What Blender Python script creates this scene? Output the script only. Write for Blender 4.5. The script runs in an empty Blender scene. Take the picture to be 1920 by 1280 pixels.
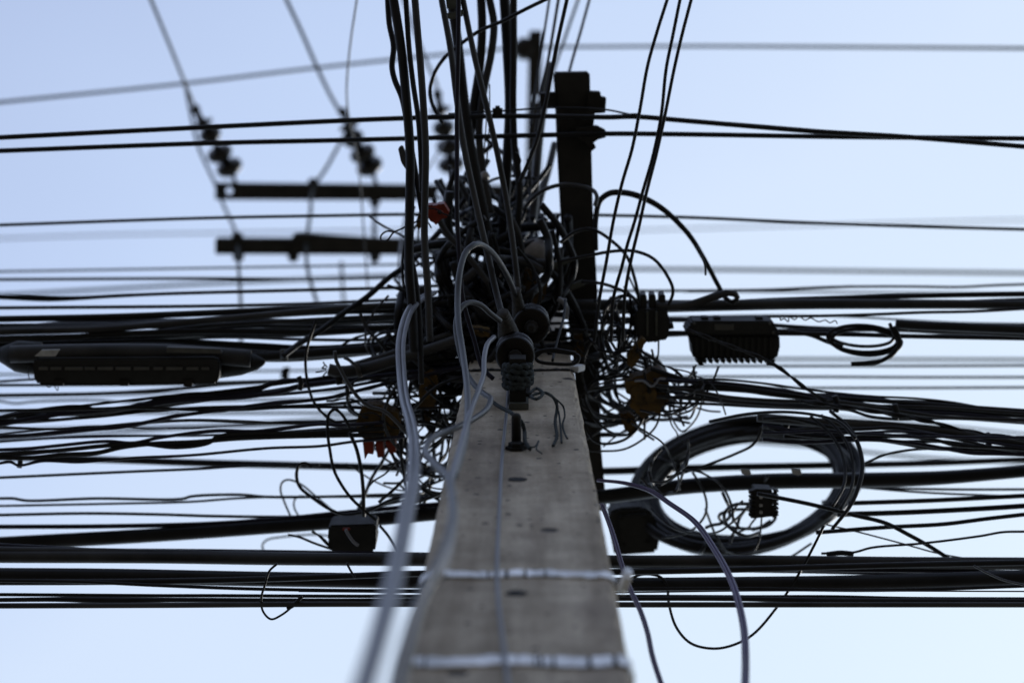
import bpy, bmesh, math, random
from mathutils import Vector, Matrix
R = math.radians
rnd = random.Random(11)
scene = bpy.context.scene
COL = scene.collection

# ------------------------------------------------------------ camera, sky, sun, exposure
PITCH = 81.0
FPX = 80.0 / 36.0 * 1920.0
CAM = Vector((0, 0, 1.5))
cam = bpy.data.cameras.new('camera'); cam_o = bpy.data.objects.new('camera', cam); COL.objects.link(cam_o)
cam.lens = 80; cam.sensor_width = 36; cam.clip_start = 0.05; cam.clip_end = 3000
cam_o.location = CAM; cam_o.rotation_euler = (R(90 + PITCH), 0, 0)
cam.dof.use_dof = True; cam.dof.focus_distance = 4.3; cam.dof.aperture_fstop = 2.5; cam.dof.aperture_blades = 8
scene.camera = cam_o

SUN_EL, SUN_ROT = 57, 48
world = bpy.data.worlds.new("World"); scene.world = world; world.use_nodes = True
wn = world.node_tree; wn.nodes.clear()
wo = wn.nodes.new('ShaderNodeOutputWorld'); bg = wn.nodes.new('ShaderNodeBackground')
sky = wn.nodes.new('ShaderNodeTexSky'); sky.sky_type = 'NISHITA'; sky.sun_disc = False
sky.sun_elevation = R(SUN_EL); sky.sun_rotation = R(SUN_ROT)
sky.air_density = 1.0; sky.dust_density = 1.2; sky.ozone_density = 1.0
# veil of high haze over the clear sky, brighter towards the sun's side of the horizon
tc = wn.nodes.new('ShaderNodeTexCoord')
dt = wn.nodes.new('ShaderNodeVectorMath'); dt.operation = 'DOT_PRODUCT'; dt.inputs[1].default_value = (.6, .8, 0)
nz = wn.nodes.new('ShaderNodeTexNoise'); nz.inputs['Scale'].default_value = 5; nz.inputs['Detail'].default_value = 3
wn.links.new(tc.outputs['Generated'], dt.inputs[0]); wn.links.new(tc.outputs['Generated'], nz.inputs['Vector'])
ad = wn.nodes.new('ShaderNodeMath'); ad.operation = 'MULTIPLY_ADD'; ad.inputs[1].default_value = .10
wn.links.new(nz.outputs['Fac'], ad.inputs[0]); wn.links.new(dt.outputs['Value'], ad.inputs[2])
mr = wn.nodes.new('ShaderNodeMapRange'); mr.inputs['From Min'].default_value = -.10; mr.inputs['From Max'].default_value = .40
wn.links.new(ad.outputs[0], mr.inputs['Value'])
cr = wn.nodes.new('ShaderNodeValToRGB'); e = cr.color_ramp.elements
e[0].position = 0; e[0].color = (.395, .485, .710, 1); e[1].position = 1; e[1].color = (.640, .765, .890, 1)
k = e.new(.30); k.color = (.500, .615, .845, 1); k = e.new(.55); k.color = (.605, .715, .890, 1)
wn.links.new(mr.outputs[0], cr.inputs['Fac'])
sc = wn.nodes.new('ShaderNodeVectorMath'); sc.operation = 'SCALE'; sc.inputs['Scale'].default_value = 12.5
wn.links.new(cr.outputs['Color'], sc.inputs[0])
veil = wn.nodes.new('ShaderNodeMix'); veil.data_type = 'RGBA'; veil.inputs[0].default_value = .85
wn.links.new(sky.outputs[0], veil.inputs[6]); wn.links.new(sc.outputs[0], veil.inputs[7]); wn.links.new(veil.outputs[2], bg.inputs['Color'])
bg.inputs['Strength'].default_value = 0.1
wn.links.new(bg.outputs[0], wo.inputs['Surface'])
sun = bpy.data.lights.new('sun', 'SUN'); sun.energy = 1.0; sun.angle = R(10); sun.color = (1, .96, .9)
sun_o = bpy.data.objects.new('sun', sun); COL.objects.link(sun_o)
sd = Vector((math.sin(R(SUN_ROT)) * math.cos(R(SUN_EL)), math.cos(R(SUN_ROT)) * math.cos(R(SUN_EL)), math.sin(R(SUN_EL))))
sun_o.rotation_euler = sd.to_track_quat('Z', 'Y').to_euler()
scene.view_settings.view_transform = 'Standard'; scene.view_settings.look = 'None'
scene.view_settings.exposure = 0.0; scene.view_settings.gamma = 1.0

# ------------------------------------------------------------ materials
def mat(name, col, rough=.5, metal=0, var=.25, scale=30, bump=0.0, bscale=200, spec=.5):
    m = bpy.data.materials.new(name); m.use_nodes = True
    nt = m.node_tree; b = nt.nodes['Principled BSDF']
    tc = nt.nodes.new('ShaderNodeTexCoord')
    n = nt.nodes.new('ShaderNodeTexNoise'); n.inputs['Scale'].default_value = scale; n.inputs['Detail'].default_value = 5
    nt.links.new(tc.outputs['Object'], n.inputs['Vector'])
    cr = nt.nodes.new('ShaderNodeValToRGB')
    lo = [c * (1 - var) for c in col]; hi = [min(1, c * (1 + var)) for c in col]
    cr.color_ramp.elements[0].position = .3; cr.color_ramp.elements[1].position = .7
    cr.color_ramp.elements[0].color = (*lo, 1); cr.color_ramp.elements[1].color = (*hi, 1)
    nt.links.new(n.outputs['Fac'], cr.inputs['Fac']); nt.links.new(cr.outputs[0], b.inputs['Base Color'])
    mr = nt.nodes.new('ShaderNodeMapRange'); mr.inputs['To Min'].default_value = max(.05, rough - .12); mr.inputs['To Max'].default_value = min(1, rough + .15)
    nt.links.new(n.outputs['Fac'], mr.inputs['Value']); nt.links.new(mr.outputs[0], b.inputs['Roughness'])
    b.inputs['Metallic'].default_value = metal
    b.inputs['Specular IOR Level'].default_value = spec
    if bump:
        n2 = nt.nodes.new('ShaderNodeTexNoise'); n2.inputs['Scale'].default_value = bscale; n2.inputs['Detail'].default_value = 4
        nt.links.new(tc.outputs['Object'], n2.inputs['Vector'])
        bp = nt.nodes.new('ShaderNodeBump'); bp.inputs['Strength'].default_value = bump; bp.inputs['Distance'].default_value = .004
        nt.links.new(n2.outputs['Fac'], bp.inputs['Height']); nt.links.new(bp.outputs[0], b.inputs['Normal'])
    return m

M = {
 'black': mat('black cable sheath', (.011, .011, .012), .42, var=.4, scale=14, spec=.16),
 'black2': mat('weathered black sheath', (.026, .026, .027), .5, var=.6, scale=9, spec=.2),
 'blue': mat('blue black sheath', (.008, .007, .016), .4, var=.3, scale=12, spec=.2),
 'grey': mat('grey cable sheath', (.13, .135, .155), .34, var=.22, scale=18, spec=.4),
 'dgrey': mat('dark grey cable sheath', (.026, .027, .03), .36, var=.3, scale=16, spec=.4),
 'violet': mat('violet grey cable sheath', (.06, .045, .105), .35, var=.2, scale=12, spec=.35),
 'wire': mat('oxidised bare wire', (.018, .022, .02), .6, var=.3, scale=20, spec=.2),
 'rope': mat('dirty twisted rope', (.028, .034, .036), .85, var=.4, scale=200, spec=.2),
 'wrap': mat('wound tie wire', (.03, .028, .025), .6, var=.45, scale=120, bump=.3, bscale=300, spec=.3),
 'steel': mat('galvanised steel', (.78, .79, .79), .45, metal=.45, var=.35, scale=26, bump=.4, bscale=70),
 'dsteel': mat('dark weathered steel', (.017, .016, .0148), .65, var=.4, scale=40, bump=.3, bscale=90, spec=.12),
 'arm': mat('weathered dark crossarm', (.022, .021, .019), .7, var=.35, scale=18, bump=.4, bscale=60, spec=.2),
 'brown': mat('brown glazed porcelain', (.005, .0035, .0025), .25, var=.5, scale=25, spec=.14),
 'hvporc': mat('dark glazed porcelain', (.01, .009, .008), .3, var=.3, scale=25, spec=.3),
 'white': mat('dirty white porcelain', (.22, .205, .2), .35, var=.4, scale=30),
 'yellow': mat('aged yellow plastic', (.062, .036, .007), .55, var=.6, scale=45, bump=.2, bscale=120, spec=.25),
 'orange': mat('orange red plastic', (.17, .021, .009), .5, var=.35, scale=40, spec=.25),
 'casing': mat('dark cast casing', (.011, .0115, .011), .6, var=.4, scale=35, bump=.3, bscale=90, spec=.25),
 'gcasing': mat('grey green casing', (.06, .065, .057), .6, var=.3, scale=25, bump=.2, bscale=60, spec=.3),
 'strip': mat('dusty grey strip', (.05, .05, .045), .7, var=.35, scale=40),
 'tag': mat('pale plastic tag', (.32, .33, .34), .5, var=.2, scale=60),
}

def concrete():
    m = bpy.data.materials.new('cast concrete'); m.use_nodes = True
    nt = m.node_tree; b = nt.nodes['Principled BSDF']; L = nt.links.new
    tc = nt.nodes.new('ShaderNodeTexCoord')
    def noise(sc, det=6, vec=None, rough=.6):
        n = nt.nodes.new('ShaderNodeTexNoise'); n.inputs['Scale'].default_value = sc; n.inputs['Detail'].default_value = det
        n.inputs['Roughness'].default_value = rough
        L(vec or tc.outputs['Object'], n.inputs['Vector']); return n
    def mapping(s):
        mp = nt.nodes.new('ShaderNodeMapping'); mp.inputs['Scale'].default_value = s; L(tc.outputs['Object'], mp.inputs['Vector']); return mp.outputs[0]
    def ramp(src, p0, p1, c0, c1):
        r = nt.nodes.new('ShaderNodeValToRGB'); r.color_ramp.elements[0].position = p0; r.color_ramp.elements[1].position = p1
        r.color_ramp.elements[0].color = (*c0, 1); r.color_ramp.elements[1].color = (*c1, 1); L(src, r.inputs['Fac']); return r.outputs[0]
    def mix(mode, fac, a, c):
        x = nt.nodes.new('ShaderNodeMix'); x.data_type = 'RGBA'; x.blend_type = mode
        if isinstance(fac, float): x.inputs[0].default_value = fac
        else: L(fac, x.inputs[0])
        L(a, x.inputs[6])
        if isinstance(c, tuple): x.inputs[7].default_value = (*c, 1)
        else: L(c, x.inputs[7])
        return x.outputs[2]
    base = ramp(noise(5, 8).outputs['Fac'], .3, .7, (.475, .415, .325), (.615, .55, .45))
    streak = ramp(noise(1, 5, mapping((22, 22, 1.3))).outputs['Fac'], .32, .68, (.55, .52, .49), (1, 1, 1))
    c = mix('MULTIPLY', .9, base, streak)
    board = ramp(noise(1, 3, mapping((3, 3, 130))).outputs['Fac'], .35, .65, (.8, .79, .78), (1, 1, 1))
    c = mix('MULTIPLY', .45, c, board)
    grain = ramp(noise(160, 4).outputs['Fac'], .35, .65, (.72, .72, .72), (1.0, 1.0, 1.0))
    c = mix('MULTIPLY', .6, c, grain)
    stain = ramp(noise(2.6, 6, mapping((3, 3, .9))).outputs['Fac'], .54, .70, (0, 0, 0), (.8, .8, .8))
    mott = ramp(noise(13, 8, None, .7).outputs['Fac'], .38, .62, (.68, .66, .63), (1.08, 1.06, 1.04))
    c = mix('MULTIPLY', .8, c, mott)
    c = mix('MIX', stain, c, (.15, .12, .095))
    def pits(scale, size, keep):
        v = nt.nodes.new('ShaderNodeTexVoronoi'); v.inputs['Scale'].default_value = scale
        wob = nt.nodes.new('ShaderNodeMix'); wob.data_type = 'VECTOR'; wob.inputs[0].default_value = .012
        L(tc.outputs['Object'], wob.inputs[4]); L(noise(40, 3).outputs['Color'], wob.inputs[5]); L(wob.outputs[1], v.inputs['Vector'])
        sep = nt.nodes.new('ShaderNodeSeparateColor'); L(v.outputs['Color'], sep.inputs[0])
        sz = nt.nodes.new('ShaderNodeMath'); sz.operation = 'SUBTRACT'; sz.inputs[0].default_value = keep; L(sep.outputs[0], sz.inputs[1])
        s2 = nt.nodes.new('ShaderNodeMath'); s2.operation = 'MULTIPLY'; s2.inputs[1].default_value = size / keep; L(sz.outputs[0], s2.inputs[0])
        d = nt.nodes.new('ShaderNodeMath'); d.operation = 'SUBTRACT'; L(s2.outputs[0], d.inputs[0]); L(v.outputs['Distance'], d.inputs[1])
        return ramp(d.outputs[0], .0, .05, (0, 0, 0), (1, 1, 1))
    pa, pb = pits(17, .31, .17), pits(60, .36, .30)
    mx = nt.nodes.new('ShaderNodeMath'); mx.operation = 'MAXIMUM'; L(pa, mx.inputs[0]); L(pb, mx.inputs[1]); pit = mx.outputs[0]
    c = mix('MIX', pit, c, (.055, .048, .042))
    L(c, b.inputs['Base Color']); b.inputs['Roughness'].default_value = .85
    b.inputs['Specular IOR Level'].default_value = .3
    bp = nt.nodes.new('ShaderNodeBump'); bp.inputs['Strength'].default_value = .6; bp.inputs['Distance'].default_value = .003
    h = nt.nodes.new('ShaderNodeMath'); h.operation = 'SUBTRACT'; L(noise(90, 6).outputs['Fac'], h.inputs[0])
    pm = nt.nodes.new('ShaderNodeMath'); pm.operation = 'MULTIPLY'; pm.inputs[1].default_value = 1.2; L(pit, pm.inputs[0]); L(pm.outputs[0], h.inputs[1])
    L(h.outputs[0], bp.inputs['Height']); L(bp.outputs[0], b.inputs['Normal'])
    return m
M['concrete'] = concrete()
M['ground'] = mat('street paving', (.17, .14, .10), .9, var=.35, scale=1.5, bump=.4, bscale=40)

# ------------------------------------------------------------ geometry helpers
FW = Vector((0, math.cos(R(PITCH)), math.sin(R(PITCH)))); UP = Vector((0, -math.sin(R(PITCH)), math.cos(R(PITCH)))); RT = Vector((1, 0, 0))
def ray(x, y): return FW + RT * ((x - 960) / FPX) + UP * ((640 - y) / FPX)
def at_d(x, y, d): return CAM + ray(x, y) * d
def at_z(x, y, z):
    r = ray(x, y); return CAM + r * ((z - CAM.z) / r.z)
def at_Y(x, y, Y):
    r = ray(x, y); return CAM + r * (Y / r.y)
def dep(p): return (p - CAM).dot(FW)
def zback(y, Y=1.14): return at_Y(960, y, Y).z

def tag(o, label=None, cat=None, group=None, kind=None):
    if label: o['label'] = label
    if cat: o['category'] = cat
    if group: o['group'] = group
    if kind: o['kind'] = kind
    return o
def link(name, me, m, parent=None, smooth=True):
    o = bpy.data.objects.new(name, me); COL.objects.link(o)
    for mm in (m if isinstance(m, (list, tuple)) else [m]): me.materials.append(M[mm])
    if smooth:
        for p in me.polygons: p.use_smooth = True
    if parent:
        o.parent = parent; o.location = -Vector(parent.location)
    return o
def empty(name, loc, label, cat, group=None):
    o = bpy.data.objects.new(name, None); COL.objects.link(o); o.location = loc; o.empty_display_size = .1
    return tag(o, label, cat, group)
def finish(bm, name, m, parent=None, smooth=True, recentre=False):
    bmesh.ops.recalc_face_normals(bm, faces=bm.faces[:])
    me = bpy.data.meshes.new(name); bm.to_mesh(me); bm.free()
    return link(name, me, m, parent, smooth)

def spline(pts, n=7):
    out = []
    P = [pts[0] * 2 - pts[1]] + list(pts) + [pts[-1] * 2 - pts[-2]]
    for i in range(1, len(P) - 2):
        p0, p1, p2, p3 = P[i - 1:i + 3]
        d = [max(1e-4, (b - a).length ** .5) for a, b in ((p0, p1), (p1, p2), (p2, p3))]
        for k in range(n):
            t = k / n
            m1 = (p1 - p0) / d[0] - (p2 - p0) / (d[0] + d[1]) + (p2 - p1) / d[1]
            m2 = (p2 - p1) / d[1] - (p3 - p1) / (d[1] + d[2]) + (p3 - p2) / d[2]
            m1 *= d[1]; m2 *= d[1]
            t2, t3 = t * t, t * t * t
            out.append(p1 * (2 * t3 - 3 * t2 + 1) + m1 * (t3 - 2 * t2 + t) + p2 * (-2 * t3 + 3 * t2) + m2 * (t3 - t2))
    out.append(pts[-1].copy()); return out
def frames(path):
    T = []
    for i in range(len(path)):
        a = path[max(0, i - 1)]; b = path[min(len(path) - 1, i + 1)]
        t = b - a; T.append(t.normalized() if t.length > 1e-9 else Vector((1, 0, 0)))
    n = T[0].orthogonal().normalized(); F = []
    for i, t in enumerate(T):
        if i:
            q = T[i - 1].rotation_difference(t); n = q @ n
            n = (n - t * n.dot(t)).normalized()
        F.append((n.copy(), t.cross(n)))
    return F
def tube(bm, path, rad, sides=10, flat=None):
    F = frames(path); rings = []
    for i, p in enumerate(path):
        r = rad[i] if isinstance(rad, (list, tuple)) else rad
        u, v = F[i]
        rings.append([bm.verts.new(p + u * (math.cos(a) * r) + v * (math.sin(a) * r)) for a in [2 * math.pi * k / sides for k in range(sides)]])
    for a, b in zip(rings, rings[1:]):
        for k in range(sides): bm.faces.new((a[k], a[(k + 1) % sides], b[(k + 1) % sides], b[k]))
    bm.faces.new(rings[0][::-1]); bm.faces.new(rings[-1])
def helix(path, off, turns_per_m, phase):
    F = frames(path); out = []; s = 0
    for i, p in enumerate(path):
        if i: s += (p - path[i - 1]).length
        a = 2 * math.pi * turns_per_m * s + phase
        out.append(p + F[i][0] * (off * math.cos(a)) + F[i][1] * (off * math.sin(a)))
    return out
def redo(path, step):
    out = [path[0]]; acc = 0
    for a, b in zip(path, path[1:]):
        L = (b - a).length; n = max(1, int(L / step))
        for k in range(1, n + 1): out.append(a.lerp(b, k / n))
    return out

def wpts(pts, z=None, d=None, Y=None):
    W = []; n = len(pts)
    for i, p in enumerate(pts):
        if Y is not None:
            W.append(at_Y(p[0], p[1], Y if isinstance(Y, (int, float)) else Y[i] if len(Y) == n else Y[0] + (Y[1] - Y[0]) * i / (n - 1))); continue
        if d is not None:
            dd = d if isinstance(d, (int, float)) else d[i] if len(d) == n else d[0] + (d[1] - d[0]) * i / (n - 1)
            W.append(at_d(p[0], p[1], dd))
        else:
            zz = z if isinstance(z, (int, float)) else z[i] if len(z) == n else z[0] + (z[1] - z[0]) * i / (n - 1)
            W.append(at_z(p[0], p[1], zz))
    return W
def onedge(p): return p[0] <= 2 or p[0] >= 1918 or p[1] <= 2 or p[1] >= 1278
def cab(label, z, hw, pts, m='black', group=None, name='cable', cat='cable', d=None, style='round', sides=None, ext=3.0, parent=None, sag=0.0, Y=None):
    if pts[0][0] <= 2 and 800 <= pts[-1][0] <= 905 and pts[-1][1] < 735 and not isinstance(hw, list):
        pts = list(pts) + [(940, pts[-1][1] - 4)]; z = list(z) + [z[-1]] if isinstance(z, list) and len(z) > 2 else z
    if z == 'b':
        z = zback(sum(p[1] for p in pts) / len(pts), 1.14 + rnd.uniform(0, .05))
    W = wpts(pts, z, d, Y)
    dm = dep(W[len(W) // 2])
    hws = hw if isinstance(hw, (list, tuple)) else None
    r = (sum(hws) / len(hws) if hws else hw) * dm / FPX
    path = spline(W)
    # unseen run of the cable outside the frame, on towards the next pole
    if onedge(pts[0]):
        t = (path[0] - path[4]).normalized(); t.z -= sag
        path = [path[0] + t * ext, path[0] + t * (ext * .4)] + path
    if onedge(pts[-1]):
        t = (path[-1] - path[-5]).normalized(); t.z -= sag
        path = path + [path[-1] + t * (ext * .4), path[-1] + t * ext]
    bm = bmesh.new(); s = sides or (8 if hw_small(r) else 12)
    if style == 'round':
        rr = r
        if hws:
            rr = []
            for i in range(len(path)):
                f = i / (len(path) - 1) * (len(hws) - 1); k = min(int(f), len(hws) - 2)
                rr.append((hws[k] + (hws[k + 1] - hws[k]) * (f - k)) * dm / FPX)
        tube(bm, path, rr, s)
    elif style == 'twist':
        path = redo(path, .012)
        for ph in (0, math.pi): tube(bm, helix(path, r * .55, 9, ph), r * .6, 7)
    elif style == 'twin':
        F = frames(path)
        for sg in (-1, 1):
            # two cores side by side, spread along the horizontal
            tube(bm, [p + (RT - (T := (path[min(i + 1, len(path) - 1)] - path[max(i - 1, 0)]).normalized()) * RT.dot(T)).normalized() * (sg * r * .5) for i, p in enumerate(path)], r * .53, 10)
    elif style == 'rope':
        path = redo(path, .004)
        for k in range(3): tube(bm, helix(path, r * .5, 45, k * 2.094), r * .55, 6)
    o = finish(bm, name, m, parent)
    if parent is None: tag(o, label, cat, group)
    elif label: o['label'] = label
    return o
def hw_small(r): return r < .004

def prism(outline, z, th, name, m, parent=None, bevel=.004, up=True, d=None):
    """closed outline at height z, built up th metres"""
    bm = bmesh.new()
    W = [at_z(x, y, z) for x, y in outline]
    a = [bm.verts.new(p) for p in W]; b = [bm.verts.new(p + Vector((0, 0, th))) for p in W]
    n = len(W)
    bm.faces.new(a); bm.faces.new(b[::-1])
    for i in range(n): bm.faces.new((a[i], b[i], b[(i + 1) % n], a[(i + 1) % n]))
    bmesh.ops.recalc_face_normals(bm, faces=bm.faces[:])
    if bevel: bmesh.ops.bevel(bm, geom=bm.edges[:], offset=bevel, segments=2, affect='EDGES', clamp_overlap=True)
    return finish(bm, name, m, parent, smooth=False)
def addbox(bm, c, s, rot=None):
    r = bmesh.ops.create_cube(bm, size=1.0, matrix=Matrix.Translation(c) @ (rot or Matrix()).to_4x4() @ Matrix.Diagonal((*s, 1)))
    return r['verts']
def lathe(bm, prof, origin, axis, seg=28):
    """prof: (height along axis, radius)"""
    q = Vector((0, 0, 1)).rotation_difference(Vector(axis).normalized()); rings = []
    for h, r in prof:
        rings.append([bm.verts.new(Vector(origin) + q @ Vector((r * math.cos(2 * math.pi * k / seg), r * math.sin(2 * math.pi * k / seg), h))) for k in range(seg)])
    for a, b in zip(rings, rings[1:]):
        for k in range(seg): bm.faces.new((a[k], a[(k + 1) % seg], b[(k + 1) % seg], b[k]))
    bm.faces.new(rings[0][::-1]); bm.faces.new(rings[-1])
def drill(o, cutters):
    for c0, ax, r, ln in cutters:
        bm = bmesh.new(); lathe(bm, [(-ln / 2, r), (ln / 2, r)], c0, ax, 20)
        c = finish(bm, 'cutter', 'dsteel')
        c.data.materials.clear()
        bpy.context.view_layer.update()
        if o.parent: c.location = o.matrix_world.translation
        bpy.context.view_layer.update()
        md = o.modifiers.new('b', 'BOOLEAN'); md.object = c; md.operation = 'DIFFERENCE'; md.solver = 'EXACT'
        dg = bpy.context.evaluated_depsgraph_get()
        me = bpy.data.meshes.new_from_object(o.evaluated_get(dg)); o.modifiers.clear(); o.data = me
        bpy.data.objects.remove(c)

# ------------------------------------------------------------ ground
bm = bmesh.new()
g = [bm.verts.new((x, y, 0)) for x, y in ((-400, -400), (400, -400), (400, 400), (-400, 400))]; bm.faces.new(g)
tag(finish(bm, 'ground', 'ground', smooth=False), kind='structure')

# ------------------------------------------------------------ the concrete pole
pole = empty('utility_pole', (.0, .9, 0), 'tall tapered grey concrete utility pole rising through the tangle of cables', 'utility pole')
def pw(z): return .2294 + (6 - z) * .0216
def pxc(z): return .0055 + (z - 4.03) * .0053
bm = bmesh.new(); rings = []; pr = random.Random(5)
NZ = 180; NC = 6
for i in range(NZ + 1):
    z = 7.15 * i / NZ; w = pw(z) / 2; t = pw(z) * .86; xc = pxc(z); c = .013
    ring = []
    for (sx, sy) in ((-1, 0), (1, 0), (1, 1), (-1, 1)):
        cx = xc + sx * (w - c); cy = .8 + c if sy == 0 else .8 + t - c
        a0 = {(-1, 0): math.pi, (1, 0): 1.5 * math.pi, (1, 1): 0, (-1, 1): .5 * math.pi}[(sx, sy)]
        for k in range(NC):
            a = a0 + .5 * math.pi * k / (NC - 1); j = pr.uniform(-.0024, .0016) if 0 < k < NC - 1 else pr.uniform(-.0004, .0004)
            ring.append(bm.verts.new((cx + (c + j) * math.cos(a), cy + (c + j) * math.sin(a), z)))
    rings.append(ring)
for a, b in zip(rings, rings[1:]):
    n = len(a)
    for k in range(n): bm.faces.new((a[k], a[(k + 1) % n], b[(k + 1) % n], b[k]))
bm.faces.new(rings[0][::-1]); bm.faces.new(rings[-1])
shaft = finish(bm, 'shaft', 'concrete', pole, smooth=False)
bpy.context.view_layer.update()
for px, py, rr in ((968, 1112, .0135), (970, 899, .0145)):  # shade and dirt inside the drilled holes, put in as dark discs
    bm = bmesh.new(); p = at_Y(px, py, .8); g = random.Random(px)
    V_ = [bm.verts.new(p + Vector((rr * (1 + g.uniform(-.18, .18)) * math.cos(a), -.0012, rr * (1 + g.uniform(-.15, .15)) * math.sin(a)))) for a in [2 * math.pi * k / 22 for k in range(22)]]
    W_ = [bm.verts.new(v.co + Vector((0, .01, 0))) for v in V_]
    bm.faces.new(V_); bm.faces.new(W_[::-1])
    for k in range(22): bm.faces.new((V_[k], V_[(k + 1) % 22], W_[(k + 1) % 22], W_[k]))
    finish(bm, 'dark_hole_disc', 'dsteel', pole, smooth=False)

bm = bmesh.new(); lathe(bm, [(0, .047), (.9, .047), (2.6, .044), (4.46, .040), (4.5, .02)], Vector((.035, .872, 6.85)), (.004, 0, 1), 20)
finish(bm, 'steel_extension', 'arm', pole)
# bolt sticking out of the face
b0 = at_Y(968, 843, .806); b1 = at_Y(968, 776, .737)
bm = bmesh.new(); L = (b1 - b0).length
lathe(bm, [(0, .0085), (L - .006, .0085), (L - .002, .007), (L, .003)], b0, b1 - b0, 18)
bolt = finish(bm, 'bolt', 'dsteel', pole)
bm = bmesh.new(); lathe(bm, [(0, .019), (.005, .019), (.005, .014), (.012, .014)], at_Y(968, 843, .8) - Vector((0, .001, 0)), (0, -1, 0), 6)
nut = finish(bm, 'nut', 'dsteel', smooth=False); nut.parent = bolt; nut.location = (0, 0, 0)

# arms carried by the pole
def arm_part(name, outline, z, th, holes=(), m='arm', bevel=.004):
    o = prism(outline, z, th, name, m, pole, bevel)
    if holes:
        bpy.context.view_layer.update()
        drill(o, [(at_z(x, y, z + th / 2), ray(x, y), r, th * 6) for x, y, r in holes])
    return o
ca = arm_part('crossarm', [(403, 344), (930, 349), (990, 350), (990, 377), (403, 375)], 10.2, .06, [(430, 358, .0125), (826, 363, .0125)])
cb = arm_part('crossarm', [(403, 448), (980, 449), (980, 479), (403, 477)], 9.6, .06, [(582, 464, .012)])
def sub(o, parent):
    o.parent = parent; o.location = (0, 0, 0); return o
sub(prism([(548, 441), (560, 438), (700, 446), (880, 456), (880, 476), (548, 474)], 9.56, .035, 'brace_plate', 'arm', None, .003), cb)
for x, y, z in ((587, 344, 10.22), (445, 446, 9.62), (447, 480, 9.62), (550, 480, 9.62), (703, 378, 10.22), (703, 480, 9.62)):
    bm = bmesh.new(); p = at_z(x, y, z)
    lathe(bm, [(-.02, .01), (-.012, .02), (.012, .02), (.02, .01)], p, (0, 1, .2), 12)
    sub(finish(bm, 'clamp_bolt', 'dsteel'), ca if z > 10 else cb)
ta = arm_part('top_arm', [(992, 58), (1017, 58), (1013, 445), (983, 445)], 10.6, .06, [(1000, 290, .013), (1004, 185, .010)])
bm = bmesh.new(); lathe(bm, [(-.03, .02), (-.02, .04), (.02, .045), (.035, .03)], at_z(983, 91, 10.62), (0, .3, 1), 20)
sub(finish(bm, 'end_insulator', 'hvporc'), ta)
sa = arm_part('side_arm', [(1039, 137), (1106, 136), (1112, 400), (1121, 560), (1127, 835), (1138, 958), (1116, 958), (1088, 835), (1078, 700), (1060, 560), (1046, 300)], 6.55, .085)
sub(prism([(1012, 175), (1042, 174), (1042, 204), (1014, 203)], 6.53, .05, 'end_bracket', 'dsteel', None, .0008), sa)
sub(prism([(1102, 172), (1126, 173), (1127, 182), (1137, 184), (1135, 212), (1102, 214)], 6.53, .06, 'end_bracket', 'dsteel', None, .0008), sa)
sub(prism([(1080, 240), (1120, 237), (1136, 245), (1136, 258), (1121, 262), (1113, 268), (1118, 277), (1108, 285), (1097, 269), (1080, 259)], 6.50, .05, 'clamp_plate', 'dsteel', None, .0008), sa)
sub(prism([(1044, 205), (1116, 205), (1112, 248), (1046, 248)], 6.52, .04, 'saddle', 'dsteel', None, .002), sa)

# steel straps round the pole
def strap(y, label, hgt, m='steel', seed=1):
    z = at_Y(960, y, .795).z; g = random.Random(seed)
    w = pw(z) / 2 + .0012; t = pw(z) * .86; xc = pxc(z); c = .012
    cuts = []
    for _ in range(7):
        u = g.uniform(-1, 1); cuts += [u, u + g.uniform(.015, .05)]
    us = sorted(set([-1 + 2 * k / 30 for k in range(31)] + [u for u in cuts if -1 < u < 1])); dark = [(cuts[2 * k], cuts[2 * k + 1]) for k in range(7)]
    P = [(Vector((xc + u * (w - c), .8 - .0012, z + .005 * math.sin(u * 5 + seed))), Vector((0, -1, 0)), u) for u in us]
    for (cx, cy, a0) in ((xc + w - c, .8 + c, -90), (xc + w - c, .8 + t - c, 0), (xc - w + c, .8 + t - c, 90), (xc - w + c, .8 + c, 180)):
        for k in range(1, 7):
            a = R(a0 + 90 * k / 7); n = Vector((math.cos(a), math.sin(a), 0)); P.append((Vector((cx, cy, z + .005 * math.sin(5 + seed))) + n * (c + .0012), n, 9))
    bm = bmesh.new(); V_ = []
    for p, n, u in P:
        th = .0016 + (g.uniform(0, .0016) if u < 2 else 0); tw = g.uniform(-.0009, .0009)
        V_.append([bm.verts.new(p - Vector((0, 0, hgt / 2))), bm.verts.new(p + n * (th + tw) - Vector((0, 0, hgt / 2 + g.uniform(0, .001)))), bm.verts.new(p + n * (th - tw) + Vector((0, 0, hgt / 2 + g.uniform(0, .001)))), bm.verts.new(p + Vector((0, 0, hgt / 2)))])
    for k in range(len(P)):
        a, b = V_[k], V_[(k + 1) % len(P)]; u = P[k][2]
        for q in range(4):
            f = bm.faces.new((a[q], a[(q + 1) % 4], b[(q + 1) % 4], b[q])); f.material_index = 1 if u < 2 and any(d0 - 1e-6 <= u < d1 - 1e-6 for d0, d1 in dark) else 0
    o = finish(bm, 'steel_strap', [m, 'dsteel'], smooth=False)
    return tag(o, label, 'strap', 'steel straps round the pole')
strap(1235, 'crinkled silver steel strap lowest on the concrete pole', .036, seed=2)
strap(1072, 'silver steel strap round the pole just above the lowest strap', .029, seed=7)
strap(691, 'narrow dull strap round the pole beside the spool insulators', .014, 'dsteel', seed=4)
bm = bmesh.new(); p = at_Y(1083, 690, .798); addbox(bm, p, (.02, .012, .03), Matrix.Rotation(.5, 3, 'Y')); bmesh.ops.bevel(bm, geom=bm.edges[:], offset=.003, segments=1)
tag(finish(bm, 'strap_buckle', 'steel', smooth=False), 'small bright buckle at the corner of the narrow pole strap', 'buckle')
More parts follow.
